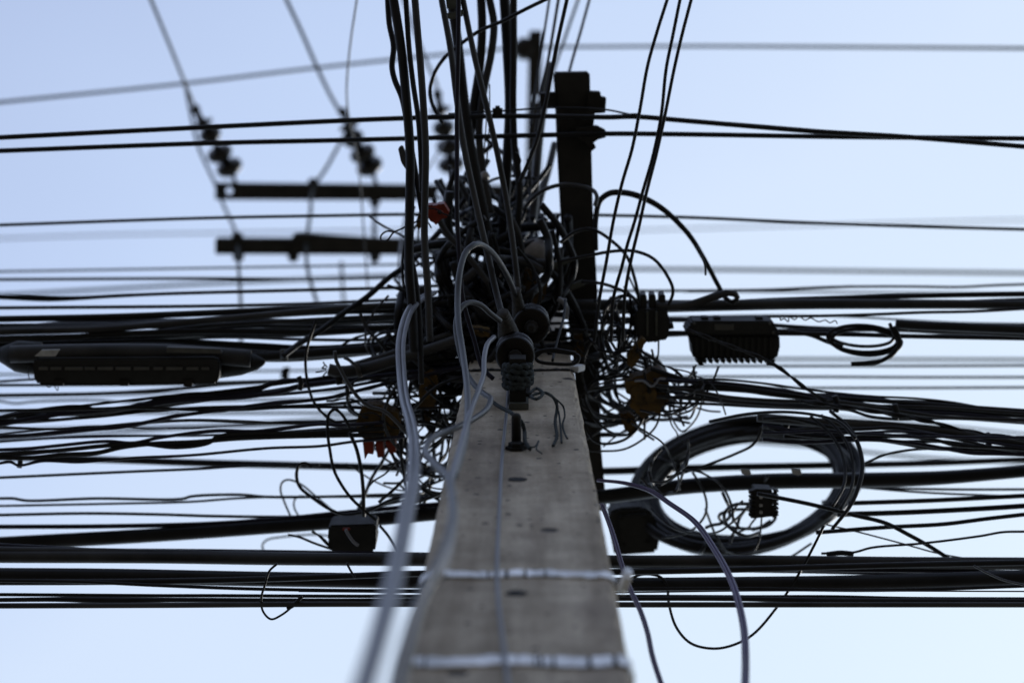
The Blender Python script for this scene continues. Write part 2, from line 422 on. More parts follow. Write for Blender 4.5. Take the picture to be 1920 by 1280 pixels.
bm = bmesh.new(); p = at_Y(1172, 1088, .81); addbox(bm, p, (.010, .03, .034), Matrix.Rotation(.35, 3, 'Z')); bmesh.ops.bevel(bm, geom=bm.edges[:], offset=.006, segments=2)
tag(finish(bm, 'strap_buckle', 'steel', smooth=False), 'blurred silver buckle on the pole corner at the second strap', 'buckle')

# ------------------------------------------------------------ spool rack on the pole face
rack = empty('insulator_rack', at_Y(970, 765, .8), 'rope bound steel rack holding two brown spool insulators on the pole face', 'insulator rack')
zr = at_Y(970, 765, .8).z
bm = bmesh.new(); addbox(bm, Vector((.011, .752, zr + .02)), (.031, .095, .05)); bmesh.ops.bevel(bm, geom=bm.edges[:], offset=.003, segments=1)
finish(bm, 'bracket_arm', 'dsteel', rack, smooth=False)
bm = bmesh.new(); addbox(bm, Vector((.013, .793, zr + .03)), (.037, .012, .10)); bmesh.ops.bevel(bm, geom=bm.edges[:], offset=.002, segments=1)
finish(bm, 'base_plate', 'gcasing', rack, smooth=False)
bm = bmesh.new(); addbox(bm, Vector((.02, .785, zr + .36)), (.03, .01, .62)); finish(bm, 'upright', 'dsteel', rack, smooth=False)
prof = [(0, .012), (0, .028), (.002, .034), (.006, .0375), (.014, .0385), (.022, .036), (.030, .028), (.040, .024), (.050, .028), (.058, .036), (.066, .0385), (.074, .0375), (.078, .034), (.080, .026), (.080, .01)]
for (x, y, z) in ((966, 668, 5.82), (996, 612, 6.06)):
    p = at_z(x, y, z); bm = bmesh.new(); lathe(bm, prof, p, (0, 0, 1), 36)
    sp = finish(bm, 'spool', 'brown', rack)
    bm = bmesh.new(); lathe(bm, [(-.03, .004), (-.028, .009), (-.012, .009), (-.012, .014), (-.002, .014), (-.002, .008), (.11, .008)], p, (0, 0, 1), 10)
    pin = finish(bm, 'pin', 'dsteel'); pin.parent = sp; pin.location = (0, 0, 0)
    bm = bmesh.new(); tube(bm, [p + Vector((.031 * math.cos(a), .031 * math.sin(a), .04 + .006 * math.sin(a * 2))) for a in [2 * math.pi * k / 40 for k in range(41)]], .006, 8)
    o = finish(bm, 'groove_wire', 'black'); o.parent = sp; o.location = (0, 0, 0)
# rope round the bracket arm
bm = bmesh.new()
for k in range(5):
    yc = .722 + k * .0085; j = rnd.uniform(-.002, .002)
    tube(bm, helix([Vector((.011 + (.025 + j) * math.cos(a), yc + .004 * math.sin(a + k), zr + .02 + (.031 + j) * math.sin(a))) for a in [2 * math.pi * q / 60 for q in range(61)]], .0015, 60, k), .0052, 7)
rope = tag(finish(bm, 'rope_binding', 'rope'), 'dark rope wound in tight turns round the rack arm', 'rope')
cab('frayed end of dark rope hanging over the pole face beside the bolt', None, 3.2, [(992, 738), (1006, 728), (1018, 738), (1006, 748), (996, 742), (1020, 736), (1034, 742), (1044, 756), (1041, 790), (1044, 818), (1037, 836)], 'rope', name='rope_tail', cat='rope', Y=[.735, .735, .735, .735, .738, .74, .75, .77, .787, .79, .79], style='rope')
cab('second frayed rope strand dangling beside the thicker rope end', None, 2.2, [(1022, 736), (1036, 744), (1046, 768), (1050, 790), (1052, 812), (1053, 830)], 'rope', name='rope_tail', cat='rope', Y=[.74, .75, .775, .787, .79, .79], style='rope')
cab('outermost thin rope strand bulging out beside the frayed rope end', None, 2.0, [(1026, 738), (1042, 748), (1056, 762), (1059, 778), (1055, 795), (1060, 815), (1064, 822)], 'rope', name='rope_tail', cat='rope', Y=[.74, .755, .775, .785, .79, .79, .79], style='rope')
cab('blue grey rope crossing the pole face and hooked over the bolt', None, 4.2, [(922, 752), (936, 762), (952, 770), (966, 780), (977, 790), (983, 806), (985, 828), (994, 842)], 'rope', name='rope', cat='rope', Y=[.79, .78, .77, .75, .76, .78, .785, .79], style='rope')
cab('short tuft of frayed rope beside the nut of the bolt', None, 1.4, [(984, 824), (990, 836), (1000, 838), (1010, 826), (1006, 842), (1016, 850)], 'rope', name='rope_tuft', cat='rope', Y=.787)
cab('thin grey earth wire running straight down the pole face', None, 3.8, [(953, 722), (950, 770), (944, 830), (940, 880), (936, 960), (932, 1060), (934, 1120), (943, 1200), (953, 1282)], 'grey', name='earth_wire', cat='wire', Y=.792)
for W, lab, hws in (([(942, 586), (947, 600), (952, 620), (956, 642)], 'grey wound wire sleeve above the lower spool insulator', [11, 15, 19, 18]),
               ([(966, 544), (970, 562), (974, 585), (978, 600)], 'grey wound wire sleeve above the upper spool insulator', [10, 10, 14, 17])):
    path = redo(spline(wpts(W, d=[4.42, 4.47] if 'lower' in lab else [4.62, 4.68]), 10), .0012)
    bm = bmesh.new(); rr = []
    for i in range(len(path)):
        f = i / (len(path) - 1) * 3; k = min(int(f), 2)
        rr.append((hws[k] + (hws[k + 1] - hws[k]) * (f - k)) * 4.5 / FPX * (1 + .07 * math.sin(i * 1.9)))
    tube(bm, path, rr, 16); tag(finish(bm, 'wire_sleeve', 'wrap'), lab, 'wire sleeve', 'wound sleeves on the spool insulators')

# ------------------------------------------------------------ high voltage strings
def hv_string(pts, label, z):
    W = wpts(pts, z=z); root = empty('insulator_string', W[0], label, 'insulator', 'insulator strings on the crossarm')
    n = len(W); ax = (W[-1] - W[0]).normalized()
    rad = [.053, .051, .043, .04]
    for i, p in enumerate(W[1:5]):
        r = rad[i]; bm = bmesh.new()
        if i < 3: pf = [(-.034, .012), (-.032, .022), (-.024, r * .72), (-.010, r * .96), (.004, r), (.014, r * .92), (.022, r * .8), (.018, r * .5), (.034, .014)]
        else: pf = [(-.03, .012), (-.012, .016), (-.004, r), (.004, r * 1.05), (.012, .016), (.04, .012), (.055, .018), (.07, .018), (.075, .01)]
        lathe(bm, pf, p, ax, 22); finish(bm, 'disc' if i < 3 else 'end_cap', 'hvporc', root)
    bm = bmesh.new(); tube(bm, spline([W[0]] + W[1:], 3), .008, 8); finish(bm, 'rod', 'dsteel', root)
hv_string([(443, 346), (430, 314), (412, 288), (394, 252), (380, 232), (366, 196)], 'dark insulator string at the outer end of the high crossarm', [10.22, 10.15])
hv_string([(706, 346), (693, 312), (680, 288), (662, 260), (655, 236), (640, 212)], 'dark insulator string in the middle of the high crossarm', [10.22, 10.15])
hv_string([(852, 346), (846, 308), (842, 274), (832, 240), (826, 206), (818, 168)], 'dark insulator string nearest the pole, half behind hanging cables', [10.22, 10.15])
H = dict(m='wire', name='power_line', cat='power line')
cab('blurred high power line leaving the outermost insulator string', [9.4, 10.2], 3.2, [(283, 0), (318, 85), (345, 152), (364, 198)], **H)
cab('blurred high power line leaving the middle insulator string', [9.6, 10.2], 3.6, [(537, 0), (566, 62), (595, 128), (620, 180), (640, 214)], **H)
cab('blurred high power line leaving the string nearest the pole', [9.8, 10.3], 3.2, [(757, 0), (778, 60), (798, 112), (815, 150), (822, 172)], **H)
cab('faint sagging overhead wire held by the end of the top arm', [10.0, 10.35, 10.5, 10.6, 10.66, 10.5, 10.4, 10.2, 9.8], 3.0, [(0, 192), (345, 157), (590, 128), (880, 98), (985, 90), (1130, 88), (1300, 87), (1500, 88), (1920, 91)], **H)
H = dict(m='wire', name='jumper_wire', cat='wire')
cab('pale jumper wire bowing past the outermost insulator string', [10.2, 10.2, 10.2, 10.15, 10.1, 9.9, 9.5, 9.2, 9, 8.8], 3, [(347, 158), (358, 215), (372, 275), (404, 346), (418, 382), (440, 430), (446, 470), (448, 510), (451, 560), (452, 640)], **H)
cab('pale jumper wire swinging below the middle insulator string', [10.15, 10.15, 10.1, 10.1, 9.8, 9.5, 9.3, 9.2], 3.4, [(652, 244), (634, 275), (612, 315), (590, 348), (582, 400), (574, 470), (580, 520), (594, 566)], **H)
cab('faint drop wire hanging between the two crossarms by the middle string', [10.1, 9.8, 9.5], 4, [(704, 380), (702, 420), (702, 496)], **H)
cab('faint short wire pair beneath the lower crossarm', 10.6, 3, [(640, 490), (642, 530), (646, 585)], **H)
cab('thin dark wire dropping past the middle insulator string', [7.2, 7.4, 7.6, 7.8, 8, 8.2, 8.3, 8.4], 1.7, [(669, 0), (656, 90), (650, 170), (655, 225), (668, 282), (676, 350), (681, 420), (690, 545)], 'black', name='wire', cat='wire')
cab('thin wire slanting from the inner string to the low red clamp', [9.6, 7], 2.2, [(838, 258), (810, 305), (780, 350), (762, 400), (752, 450), (748, 500), (752, 560)], 'black', name='wire', cat='wire')

# ------------------------------------------------------------ horizontal runs of cable
C_ = cab
C_('upper of the two black cables clamped under the side arm end', 6.46, 4.9, [(0, 258), (380, 239), (700, 224), (870, 219), (1000, 218), (1140, 220), (1190, 219), (1290, 227), (1520, 246), (1700, 257), (1920, 275)])
C_('lower of the two black cables clamped under the side arm end', 6.50, 4.8, [(0, 283), (380, 269), (640, 263), (760, 260), (920, 256), (1040, 253), (1140, 251), (1280, 252), (1520, 256), (1700, 258), (1920, 260)])
C_('thin messenger wire running from the side arm bracket along the upper cable', 6.48, 1.9, [(840, 214), (930, 209), (1000, 204), (1035, 202), (1136, 206), (1190, 216), (1400, 233), (1600, 249), (1750, 258)], name='messenger_wire', cat='wire')
C_('lone thin black cable crossing beneath the high crossarm', 7.0, 3.2, [(0, 422), (380, 409), (640, 404), (760, 402), (1000, 402), (1150, 404), (1300, 408), (1500, 417), (1700, 424), (1920, 430)])
C_('very faint hair thin wire far above the crossarms, closure side', 13.5, 1.6, [(0, 447), (210, 440), (400, 437), (800, 430)], 'wire', name='wire', cat='wire')
C_('very faint hair thin wire far above the big arc, coil side', 13.5, 1.4, [(1000, 437), (1250, 430), (1600, 420), (1920, 412)], 'wire', name='wire', cat='wire')
C_('upper of two taut thin wires just below the lower crossarm', 8.0, 2.2, [(0, 509), (360, 503), (640, 498), (800, 495), (900, 493)], name='wire', cat='wire')
C_('lower of two taut thin wires just below the lower crossarm', 7.4, 3.0, [(0, 524), (360, 522), (560, 523), (700, 521), (830, 517)], name='wire', cat='wire')
C_('broad faint out of focus wire sloping under the lower crossarm', 10.6, 3.4, [(0, 553), (180, 543), (360, 533), (560, 524), (900, 508)], 'wire', name='wire', cat='wire')
C_('black cable with a slack bulge beneath the faint sloping wire', 6.8, 3.4, [(0, 558), (90, 562), (140, 560), (200, 556), (300, 551), (560, 544), (720, 540), (860, 534)])
C_('black cable bundled onto the slack bulge near the frame edge', 6.8, 2.6, [(0, 554), (80, 557), (150, 557), (230, 553), (310, 550)])
C_('black cable next above the thick pair that runs to the pole', 6.7, 3.4, [(0, 577), (360, 574), (560, 570), (680, 565), (860, 556)])
C_('upper thick black cable of the pair running to the pole', 6.5, 6.2, [(0, 598), (200, 594), (360, 588), (540, 580), (700, 575), (860, 570), (960, 560)])
C_('lower thick black cable of the pair, rising to meet the upper', 6.45, 6.4, [(0, 622), (200, 616), (320, 606), (440, 596), (560, 585), (640, 578), (860, 566), (950, 556)], 'black2')
C_('ribbed dark cable lying directly on the splice closure run', 6.5, 7, [(0, 620), (120, 617), (240, 612), (330, 606), (420, 601)], 'black2')
C_('black cable dipping over the splice closure toward the diagonal strap', 6.5, 3.4, [(0, 632), (200, 627), (330, 621), (420, 614), (470, 611), (640, 613), (820, 609)])
C_('dark cable just beneath the dipping cable, above the closure', 6.52, 5, [(0, 640), (300, 631), (480, 620), (560, 617), (660, 615), (830, 612)], 'black2')
C_('thin black cable skimming the top of the closure bundle', 6.54, 3.2, [(0, 648), (200, 642), (420, 632), (560, 636), (680, 637), (840, 628)])
C_('thickest dark cable sagging along the top of the splice closure', 6.46, [11, 12, 12, 12, 10, 9, 9], [(0, 662), (140, 657), (280, 653), (400, 660), (520, 668), (660, 660), (800, 640), (880, 620)], 'black2')
C_('dark cable tucked between the closure and the sagging cable', 6.5, 8, [(0, 650), (160, 646), (330, 643), (480, 650), (600, 655), (760, 640), (880, 610)], 'black')
C_('thick cable leaving the closure and bending up to the pole', 6.42, 9, [(430, 672), (540, 666), (640, 658), (720, 652), (800, 632), (880, 600)])
C_('taut wire passing at closure height and lost behind its box', 8.2, 2.3, [(0, 702), (200, 700), (420, 696), (620, 694), (860, 690)], name='wire', cat='wire')
C_('taut wire meeting the foot of the closure box', 6.9, 2.8, [(0, 715), (60, 711), (200, 706), (420, 702)], 'blue', name='wire', cat='wire')
C_('black cable running along the foot of the closure box', 6.8, 3.0, [(0, 722), (300, 720), (480, 715), (640, 710), (790, 704), (860, 700)])
C_('black cable bowing up from beneath the closure box', 6.9, 3.8, [(0, 741), (180, 738), (260, 734), (340, 728), (420, 720), (500, 716)])
C_('taut straight wire under the bowing cable, closure side', 8.4, 2.2, [(0, 744), (360, 737), (700, 733), (860, 731)], name='wire', cat='wire')
C_('slightly kinked thin wire above the first wavy cable', 7.4, 2.2, [(0, 752), (30, 756), (60, 753), (180, 750), (230, 753), (360, 752), (560, 748), (760, 745)], name='wire', cat='wire')
C_('faint straight wire level with the first wavy cable', 8.0, 2.6, [(0, 771), (400, 764), (860, 756)], 'wire', name='wire', cat='wire')
C_('faint straight wire crossing beneath the two twisted wavy cables', 8.2, 2.8, [(0, 772), (360, 774), (700, 774), (860, 775)], 'wire', name='wire', cat='wire')
C_('upper of two wavy cables climbing to the cut cable end', 6.3, 4.8, [(0, 783), (60, 772), (100, 766), (150, 763), (190, 770), (240, 764), (300, 750), (350, 740), (420, 738), (480, 730), (520, 716), (600, 712), (680, 705), (770, 690), (860, 676)], 'blue')
C_('lower of two wavy cables climbing to the cut cable end', 6.28, 5.0, [(0, 795), (70, 783), (110, 776), (180, 770), (250, 763), (330, 751), (420, 746), (520, 735), (560, 724), (640, 714), (720, 704), (860, 690)], 'blue')
C_('third strand braided into the wavy pair below the closure', 6.3, 3.6, [(30, 782), (90, 778), (150, 776), (210, 771), (270, 757), (340, 750), (450, 740), (560, 726), (620, 718)])
C_('single wavy cable rising alone to the tangle beside the pole', 6.25, 3.8, [(0, 819), (60, 815), (180, 804), (230, 800), (330, 780), (420, 768), (500, 757), (560, 752), (620, 745), (660, 735), (720, 720), (790, 705), (860, 690)], 'blue')
C_('faint pale wire rising through the gap below the wavy cables', 8.6, 3.0, [(0, 824), (180, 813), (360, 802), (640, 792), (860, 780)], 'wire', name='wire', cat='wire')
C_('fainter pale wire parallel to the rising one in the gap', 9.1, 2.6, [(0, 806), (200, 801), (400, 797), (800, 772)], 'wire', name='wire', cat='wire')
C_('top cable of the loose braid reaching the red toothed clamp', 6.15, 3.4, [(0, 843), (60, 840), (110, 835), (200, 827), (250, 830), (300, 820), (400, 808), (480, 808), (540, 802), (600, 795), (640, 797), (720, 792)], 'blue')
C_('middle cable of the loose braid reaching the red toothed clamp', 6.15, 4.2, [(0, 851), (100, 845), (200, 835), (260, 831), (330, 838), (390, 830), (410, 818), (480, 812), (560, 812), (640, 808), (720, 803)])
C_('bottom cable of the loose braid reaching the red toothed clamp', 6.15, 4.4, [(0, 858), (60, 858), (120, 852), (180, 849), (230, 838), (280, 832), (370, 828), (440, 822), (580, 817), (720, 815)])
C_('thin wire curling off the braid and straightening below it', 6.15, 2.8, [(0, 868), (20, 866), (35, 872), (80, 864), (150, 866), (250, 858), (360, 853), (500, 840), (600, 836), (660, 828), (760, 818)], 'blue')
C_('straight black cable crossing the whole view behind the pole at the washer', 'b', [6, 6.5, 7, 7, 7, 6, 5], [(0, 857), (90, 859), (220, 862), (360, 867), (560, 872), (760, 877), (960, 881), (1130, 883), (1300, 877), (1550, 872), (1740, 868), (1920, 861)])
C_('thin wire slanting up into the straight cable behind the pole', 6.4, 2.8, [(0, 895), (240, 884), (380, 878), (440, 874), (600, 871)], name='wire', cat='wire')
C_('thin wire with small kinks, highest of the lower open group', 'b', 2.9, [(0, 934), (25, 934), (50, 938), (180, 934), (340, 935), (360, 930), (450, 927), (500, 931), (640, 930), (720, 927), (830, 926)], name='wire', cat='wire')
C_('smooth thin wire just beneath the kinked wire', 'b', 2.4, [(0, 948), (200, 944), (360, 940), (440, 934), (520, 931), (640, 931), (830, 930)], 'blue', name='wire', cat='wire')
C_('slender cable that joins the big rising cable at the loops', 'b', 3.0, [(0, 965), (160, 962), (300, 964), (400, 967), (560, 968), (640, 962), (760, 938), (830, 930)])
C_('medium cable converging on top of the big rising cable', 'b', 4.4, [(0, 987), (200, 986), (400, 981), (540, 971), (640, 961), (830, 944)], 'blue')
C_('biggest black cable, rising past the pole and on through the coil', 'b', [13.5, 13, 12.5, 13, 14, 15, 14, 11], [(0, 1019), (300, 1002), (500, 988), (640, 978), (800, 964), (960, 948), (1140, 930), (1280, 912), (1440, 902), (1600, 900), (1750, 896), (1920, 883)])
C_('long black cable crossing behind the pole just under the coil', 'b', 11.8, [(0, 1043), (300, 1044), (500, 1047), (800, 1049), (1150, 1052), (1400, 1052), (1700, 1055), (1920, 1056)], 'black2')
C_('dark cable lying on the one under the coil, closure side', 'b', 8, [(0, 1032), (150, 1034), (300, 1037), (450, 1041), (640, 1044), (820, 1046)], 'black2')
C_('fattest black cable of the bottom group behind the pole', 'b', [13, 14, 14, 13, 14, 15, 14], [(0, 1077), (200, 1079), (500, 1085), (800, 1089), (1160, 1095), (1400, 1094), (1600, 1092), (1750, 1088), (1920, 1082)])
C_('slim cable drooping out from under the fattest bottom cable', 'b', 3.4, [(0, 1088), (150, 1090), (300, 1097), (500, 1104), (800, 1107), (1160, 1104), (1400, 1103), (1600, 1106), (1750, 1104), (1920, 1098)])
C_('thin wire between the fattest bottom cable and the lowest three', 'b', 1.4, [(560, 1108), (800, 1110), (1160, 1110), (1400, 1107), (1600, 1107), (1920, 1108)], name='wire', cat='wire')
C_('third lowest cable crossing behind the pole', 'b', 3.4, [(0, 1114), (150, 1115), (300, 1116), (400, 1116), (640, 1117), (1160, 1117), (1400, 1118), (1560, 1118), (1700, 1121), (1920, 1122)])
C_('second lowest cable crossing behind the pole', 'b', [4, 4.5, 7, 4.5, 4, 4, 5, 7, 7], [(0, 1124), (120, 1123), (220, 1125), (320, 1124), (640, 1125), (1160, 1122), (1400, 1122), (1560, 1126), (1920, 1128)])
C_('lowest cable of all crossing behind the pole', 'b', 5.2, [(0, 1135), (300, 1134), (640, 1132), (1160, 1133), (1500, 1133), (1920, 1133)], 'black2')

# coil side
C_('thickest black cable leaving the pole above the finned box', 6.5, [11, 11, 11, 10, 9, 8], [(960, 572), (1120, 572), (1290, 573), (1500, 570), (1700, 570), (1920, 571)], 'black2')
C_('black cable splitting off above the thickest coil side cable', 6.52, 5.2, [(1360, 568), (1450, 563), (1600, 558), (1780, 553), (1920, 551)])
C_('thin cable with a soft bend above the splitting cable', 7.2, 2.6, [(1120, 545), (1280, 545), (1440, 543), (1560, 538), (1700, 537), (1800, 538), (1860, 535), (1920, 533)])
C_('short thick tail of cable merging beneath the soft bend', 7.2, 2.8, [(1290, 546), (1400, 545), (1500, 541), (1600, 537)])
C_('taut thin wire touching the splitting cable', 8.0, 2.0, [(1280, 546), (1480, 547), (1620, 548), (1920, 550)], name='wire', cat='wire')
C_('broad faint out of focus wire above the coil side cables', 10.6, 3.6, [(1100, 504), (1300, 505), (1500, 507), (1920, 512)], 'wire', name='wire', cat='wire')
C_('thin wire arching over the finned box', 7.0, 2.0, [(1180, 596), (1280, 594), (1460, 591), (1600, 594), (1700, 600), (1800, 605), (1920, 607)], name='wire', cat='wire')
C_('blunt ended flat black cable starting at the small oval loop', 6.35, 9, [(1680, 607), (1720, 610), (1800, 613), (1920, 618)])
C_('slim companion under the blunt ended flat cable', 6.36, 6, [(1705, 617), (1740, 619), (1820, 621), (1920, 626)])
C_('support cable carrying both metal boxes and the oval loop', 6.4, 4.4, [(1040, 618), (1120, 622), (1280, 624), (1480, 625), (1600, 627), (1700, 630), (1920, 634)])
C_('faint pale wire below the small oval loop', 9.5, 3.2, [(1130, 672), (1500, 673), (1920, 674)], 'wire', name='wire', cat='wire')
C_('first of three taut parallel wires below the finned box', 7.5, 2.6, [(1130, 686), (1500, 686), (1700, 686), (1920, 685)], name='wire', cat='wire')
C_('middle of three taut parallel wires below the finned box', 7.5, 2.6, [(1130, 706), (1500, 706), (1700, 707), (1920, 707)], name='wire', cat='wire')
C_('lowest of three taut parallel wires below the finned box', 7.4, 2.6, [(1130, 727), (1500, 727), (1700, 727), (1920, 726)], name='wire', cat='wire')
C_('topmost wavy cable of the bundle running above the coil', 6.25, 4.2, [(1220, 690), (1260, 704), (1290, 713), (1330, 719), (1400, 728), (1470, 738), (1560, 745), (1700, 755), (1920, 770)])
C_('thickest wavy cable of the bundle running above the coil', 6.25, 5.8, [(1230, 730), (1320, 727), (1400, 731), (1450, 738), (1530, 747), (1620, 760), (1680, 766), (1760, 770), (1920, 778)])
C_('wavy cable sagging lowest at the middle of the upper bundle', 6.3, 3.8, [(1230, 748), (1320, 743), (1370, 751), (1480, 756), (1560, 763), (1620, 764), (1680, 774), (1800, 783), (1920, 792)])
C_('slack cable looping out beneath the upper bundle', 6.28, 3, [(1250, 755), (1330, 757), (1420, 762), (1530, 766), (1590, 768), (1630, 780), (1680, 785), (1760, 784), (1840, 786), (1920, 792)])
C_('twisted cable stepping down between the two bundles', 6.2, 4.4, [(1500, 752), (1600, 765), (1680, 778), (1745, 790), (1790, 803), (1850, 815), (1920, 822)], style='twist')
C_('thick dark cable leaving the top of the coil', 6.2, 8.5, [(1420, 782), (1500, 789), (1560, 793), (1650, 797), (1750, 806), (1850, 821), (1920, 833)], 'black2')
C_('wavy thin cable crossing the shoulder of the coil', 6.15, 3.6, [(1440, 800), (1480, 812), (1580, 820), (1700, 818), (1760, 826), (1790, 834), (1860, 838), (1920, 842)])
C_('cable dipping below the shoulder of the coil', 6.18, 4.4, [(1470, 818), (1560, 821), (1640, 823), (1700, 832), (1740, 839), (1850, 843), (1920, 850)])
C_('short thin wire arching up out of the loose coil turns', 6.2, 2.5, [(1622, 868), (1660, 852), (1700, 844), (1740, 841), (1800, 841)], name='wire', cat='wire')
C_('faint pale wire drooping across the hole of the coil', 9.4, 3.0, [(1300, 815), (1330, 821), (1560, 840), (1700, 855), (1920, 868)], 'wire', name='wire', cat='wire')
C_('faint pale wire slipping between the two coil side bundles', 9.0, 2.4, [(1560, 780), (1640, 788), (1790, 800), (1920, 813)], 'wire', name='wire', cat='wire')
C_('upper twisted wire slanting from the finned box to the bundle', 6.15, 3.6, [(1290, 618), (1360, 645), (1430, 672), (1462, 690), (1510, 727), (1548, 752)], style='twist', name='wire', cat='wire')
C_('lower twisted wire slanting from the yellow clamp to the bundle', 6.2, 2.4, [(1198, 655), (1240, 683), (1262, 692), (1280, 706)], style='twist', name='wire', cat='wire')
C_('thin wire just below the biggest cable beyond the coil', 6.6, 2.6, [(1590, 912), (1640, 914), (1780, 917), (1920, 917)], name='wire', cat='wire')
C_('dark cable second below the biggest cable beyond the coil', 6.3, 4.4, [(1590, 943), (1740, 938), (1860, 932), (1920, 929)])
C_('printed dark cable third below the biggest cable beyond the coil', 6.2, 5, [(1570, 964), (1700, 960), (1840, 953), (1920, 948)])
C_('dark cable fourth below the biggest cable beyond the coil', 6.1, 4, [(1530, 998), (1660, 988), (1770, 982), (1850, 972), (1920, 964)])
C_('wandering thin wire lowest of the fan beyond the coil', 6.0, 2.4, [(1540, 1037), (1600, 1035), (1635, 1026), (1730, 1018), (1840, 1004), (1880, 997), (1920, 996)], name='wire', cat='wire')
C_('short lump of taped cable lying on the cable under the coil', 6.0, 5, [(1550, 1039), (1575, 1036), (1600, 1038)])
C_('dark cable slanting down from the coil through the fan', 6.05, 4, [(1420, 925), (1520, 945), (1600, 965), (1660, 980), (1700, 1000), (1740, 1022), (1778, 1046)])
C_('grey thread slanting down beside the slanting dark cable', 6.1, 1.6, [(1550, 983), (1610, 997), (1690, 1018), (1760, 1037), (1820, 1048)], 'dgrey', name='wire', cat='wire')
C_('grey thread hanging across the fattest cable by the frame edge', 5.5, 2, [(1826, 1060), (1850, 1073), (1880, 1086), (1920, 1096)], 'dgrey', name='wire', cat='wire')
C_('thin wire meeting the second fan cable at the frame edge', 6.5, 2.2, [(1600, 912), (1720, 922), (1850, 928), (1920, 930)], name='wire', cat='wire')

# ------------------------------------------------------------ runs passing overhead (towards and past the camera)
VG = 'cables passing overhead from the pole'
def V(label, z, hw, pts, m='black', **k): return cab(label, z, hw * 1.12, pts, m, VG if 'group' not in k else k.pop('group'), **k)
V('thick overhead cable, outermost of the hanging group by the crossarm', [6.1, 6.0], 8, [(738, 0), (752, 90), (762, 190), (769, 290), (768, 400), (767, 500), (772, 570), (776, 660)])
V('overhead cable with a taped snag hugging the thick outermost one', [6.15, 6.05], 5, [(727, 0), (730, 45), (738, 88), (735, 125), (740, 150), (754, 185), (768, 260), (780, 330), (792, 400)])
V('slim overhead cable second in from the thick outermost one', [6.1, 6.0], 4.6, [(761, 0), (767, 90), (775, 160), (784, 220), (789, 290), (791, 360)])
V('overhead cable running down in front of the red clamp', [6.05, 5.95], 6.2, [(778, 0), (783, 60), (789, 130), (794, 200), (798, 280), (797, 360), (796, 450), (802, 540), (806, 640)], 'black2')
V('overhead cable splitting in two below the noose', [6.1, 6.0], 5, [(770, 400), (769, 470), (778, 520), (784, 570), (788, 640), (790, 720)])
V('overhead cable bound at its end into the lower wire sleeve', [6.2, 5.9], 5.4, [(828, 0), (845, 95), (857, 190), (870, 275), (892, 380), (915, 480), (932, 555), (942, 592)], 'black2', sides=14)
V('dark overhead cable behind the one bound into the lower sleeve', [6.5, 6.4], 8.5, [(846, 0), (858, 80), (868, 170), (880, 260), (897, 350), (914, 430), (930, 520)])
V('straight thin overhead cable hanging plumb between the sleeve cables', [6.0, 5.9], 4, [(860, 0), (859, 100), (857, 200), (857, 300), (857, 400), (862, 490), (868, 560), (890, 640), (905, 690), (925, 710)], 'blue')
V('overhead cable bound at its end into the upper wire sleeve', [6.25, 6.1], 5, [(868, 0), (880, 60), (895, 130), (915, 210), (935, 300), (952, 390), (962, 460), (972, 546)], 'black2', sides=14)
V('dark overhead cable bowing inward beside the pale clamp', [6.6, 6.5], 7.5, [(902, 0), (904, 50), (900, 120), (888, 200), (882, 260), (890, 340), (905, 420)])
V('dark overhead cable bowing outward beside the pale clamp', [6.6, 6.5], 6.5, [(918, 0), (926, 45), (922, 95), (908, 165), (898, 240), (905, 320), (920, 400)], 'black2')
V('thickest plumb overhead cable in front of the pole top', [6.6, 6.6], 9, [(946, 0), (952, 100), (956, 200), (951, 300), (946, 380), (940, 460), (936, 540)])
V('plumb overhead cable touching the thickest plumb one', [6.55, 6.5], 6, [(963, 0), (963, 100), (962, 200), (965, 280), (974, 350), (970, 430), (962, 500)])
V('thin cable curving down from the sky to the inner insulator string', [6.3, 6.5], 3.2, [(1022, 0), (985, 18), (940, 41), (900, 58), (865, 82), (836, 106), (816, 135), (806, 170), (812, 200), (830, 232)])
V('hair thin overhead wire beside the top arm', [7.0, 6.8], 2.2, [(1030, 0), (1016, 90), (1004, 170), (996, 240)])
V('thin overhead wire slanting across the top arm', [6.9, 6.7], 2.7, [(1047, 0), (1032, 90), (1015, 180), (1000, 280), (985, 350)])
V('overhead wire slanting down to the leaf shaped clip', [6.3, 6.3], 3.4, [(1063, 0), (1042, 95), (1024, 190), (1006, 265), (988, 310), (974, 342)])
V('faint overhead wire ending behind the side arm', [8.4, 8.2], 2.6, [(1084, 0), (1060, 70), (1036, 140), (1024, 200)], 'wire')
V('overhead wire dropping onto the end of the side arm', [7.2, 6.9], 2.6, [(1105, 0), (1090, 55), (1074, 110), (1066, 140)])
V('dark grey flat cable sloping along the top arm', [6.9, 6.7], 7.5, [(1034, 120), (1022, 180), (1012, 250), (1006, 320), (1000, 400), (990, 450)], 'dgrey')
V('dark grey cable behind the sloping flat cable', [7.1, 6.9], 6, [(1040, 270), (1028, 320), (1014, 370), (1000, 430)], 'black2')
TG = 'three wires passing the end of the side arm'
V('innermost of the three wires passing the end of the side arm', [6.25, 6.1], 2.9, [(1251, 0), (1232, 60), (1214, 125), (1200, 205), (1185, 280), (1166, 345), (1150, 415), (1137, 490), (1124, 560), (1114, 640)], group=TG)
V('middle of the three wires passing the end of the side arm', [6.25, 6.1], 2.9, [(1275, 0), (1262, 65), (1249, 130), (1240, 215), (1225, 290), (1205, 360), (1190, 415), (1176, 460), (1166, 500), (1150, 560), (1146, 640)], group=TG)
V('outermost of the three wires passing the end of the side arm', [6.25, 6.1], 2.9, [(1296, 0), (1279, 65), (1264, 130), (1246, 220), (1230, 292), (1212, 362), (1198, 425), (1186, 475), (1172, 550), (1168, 640)], group=TG)

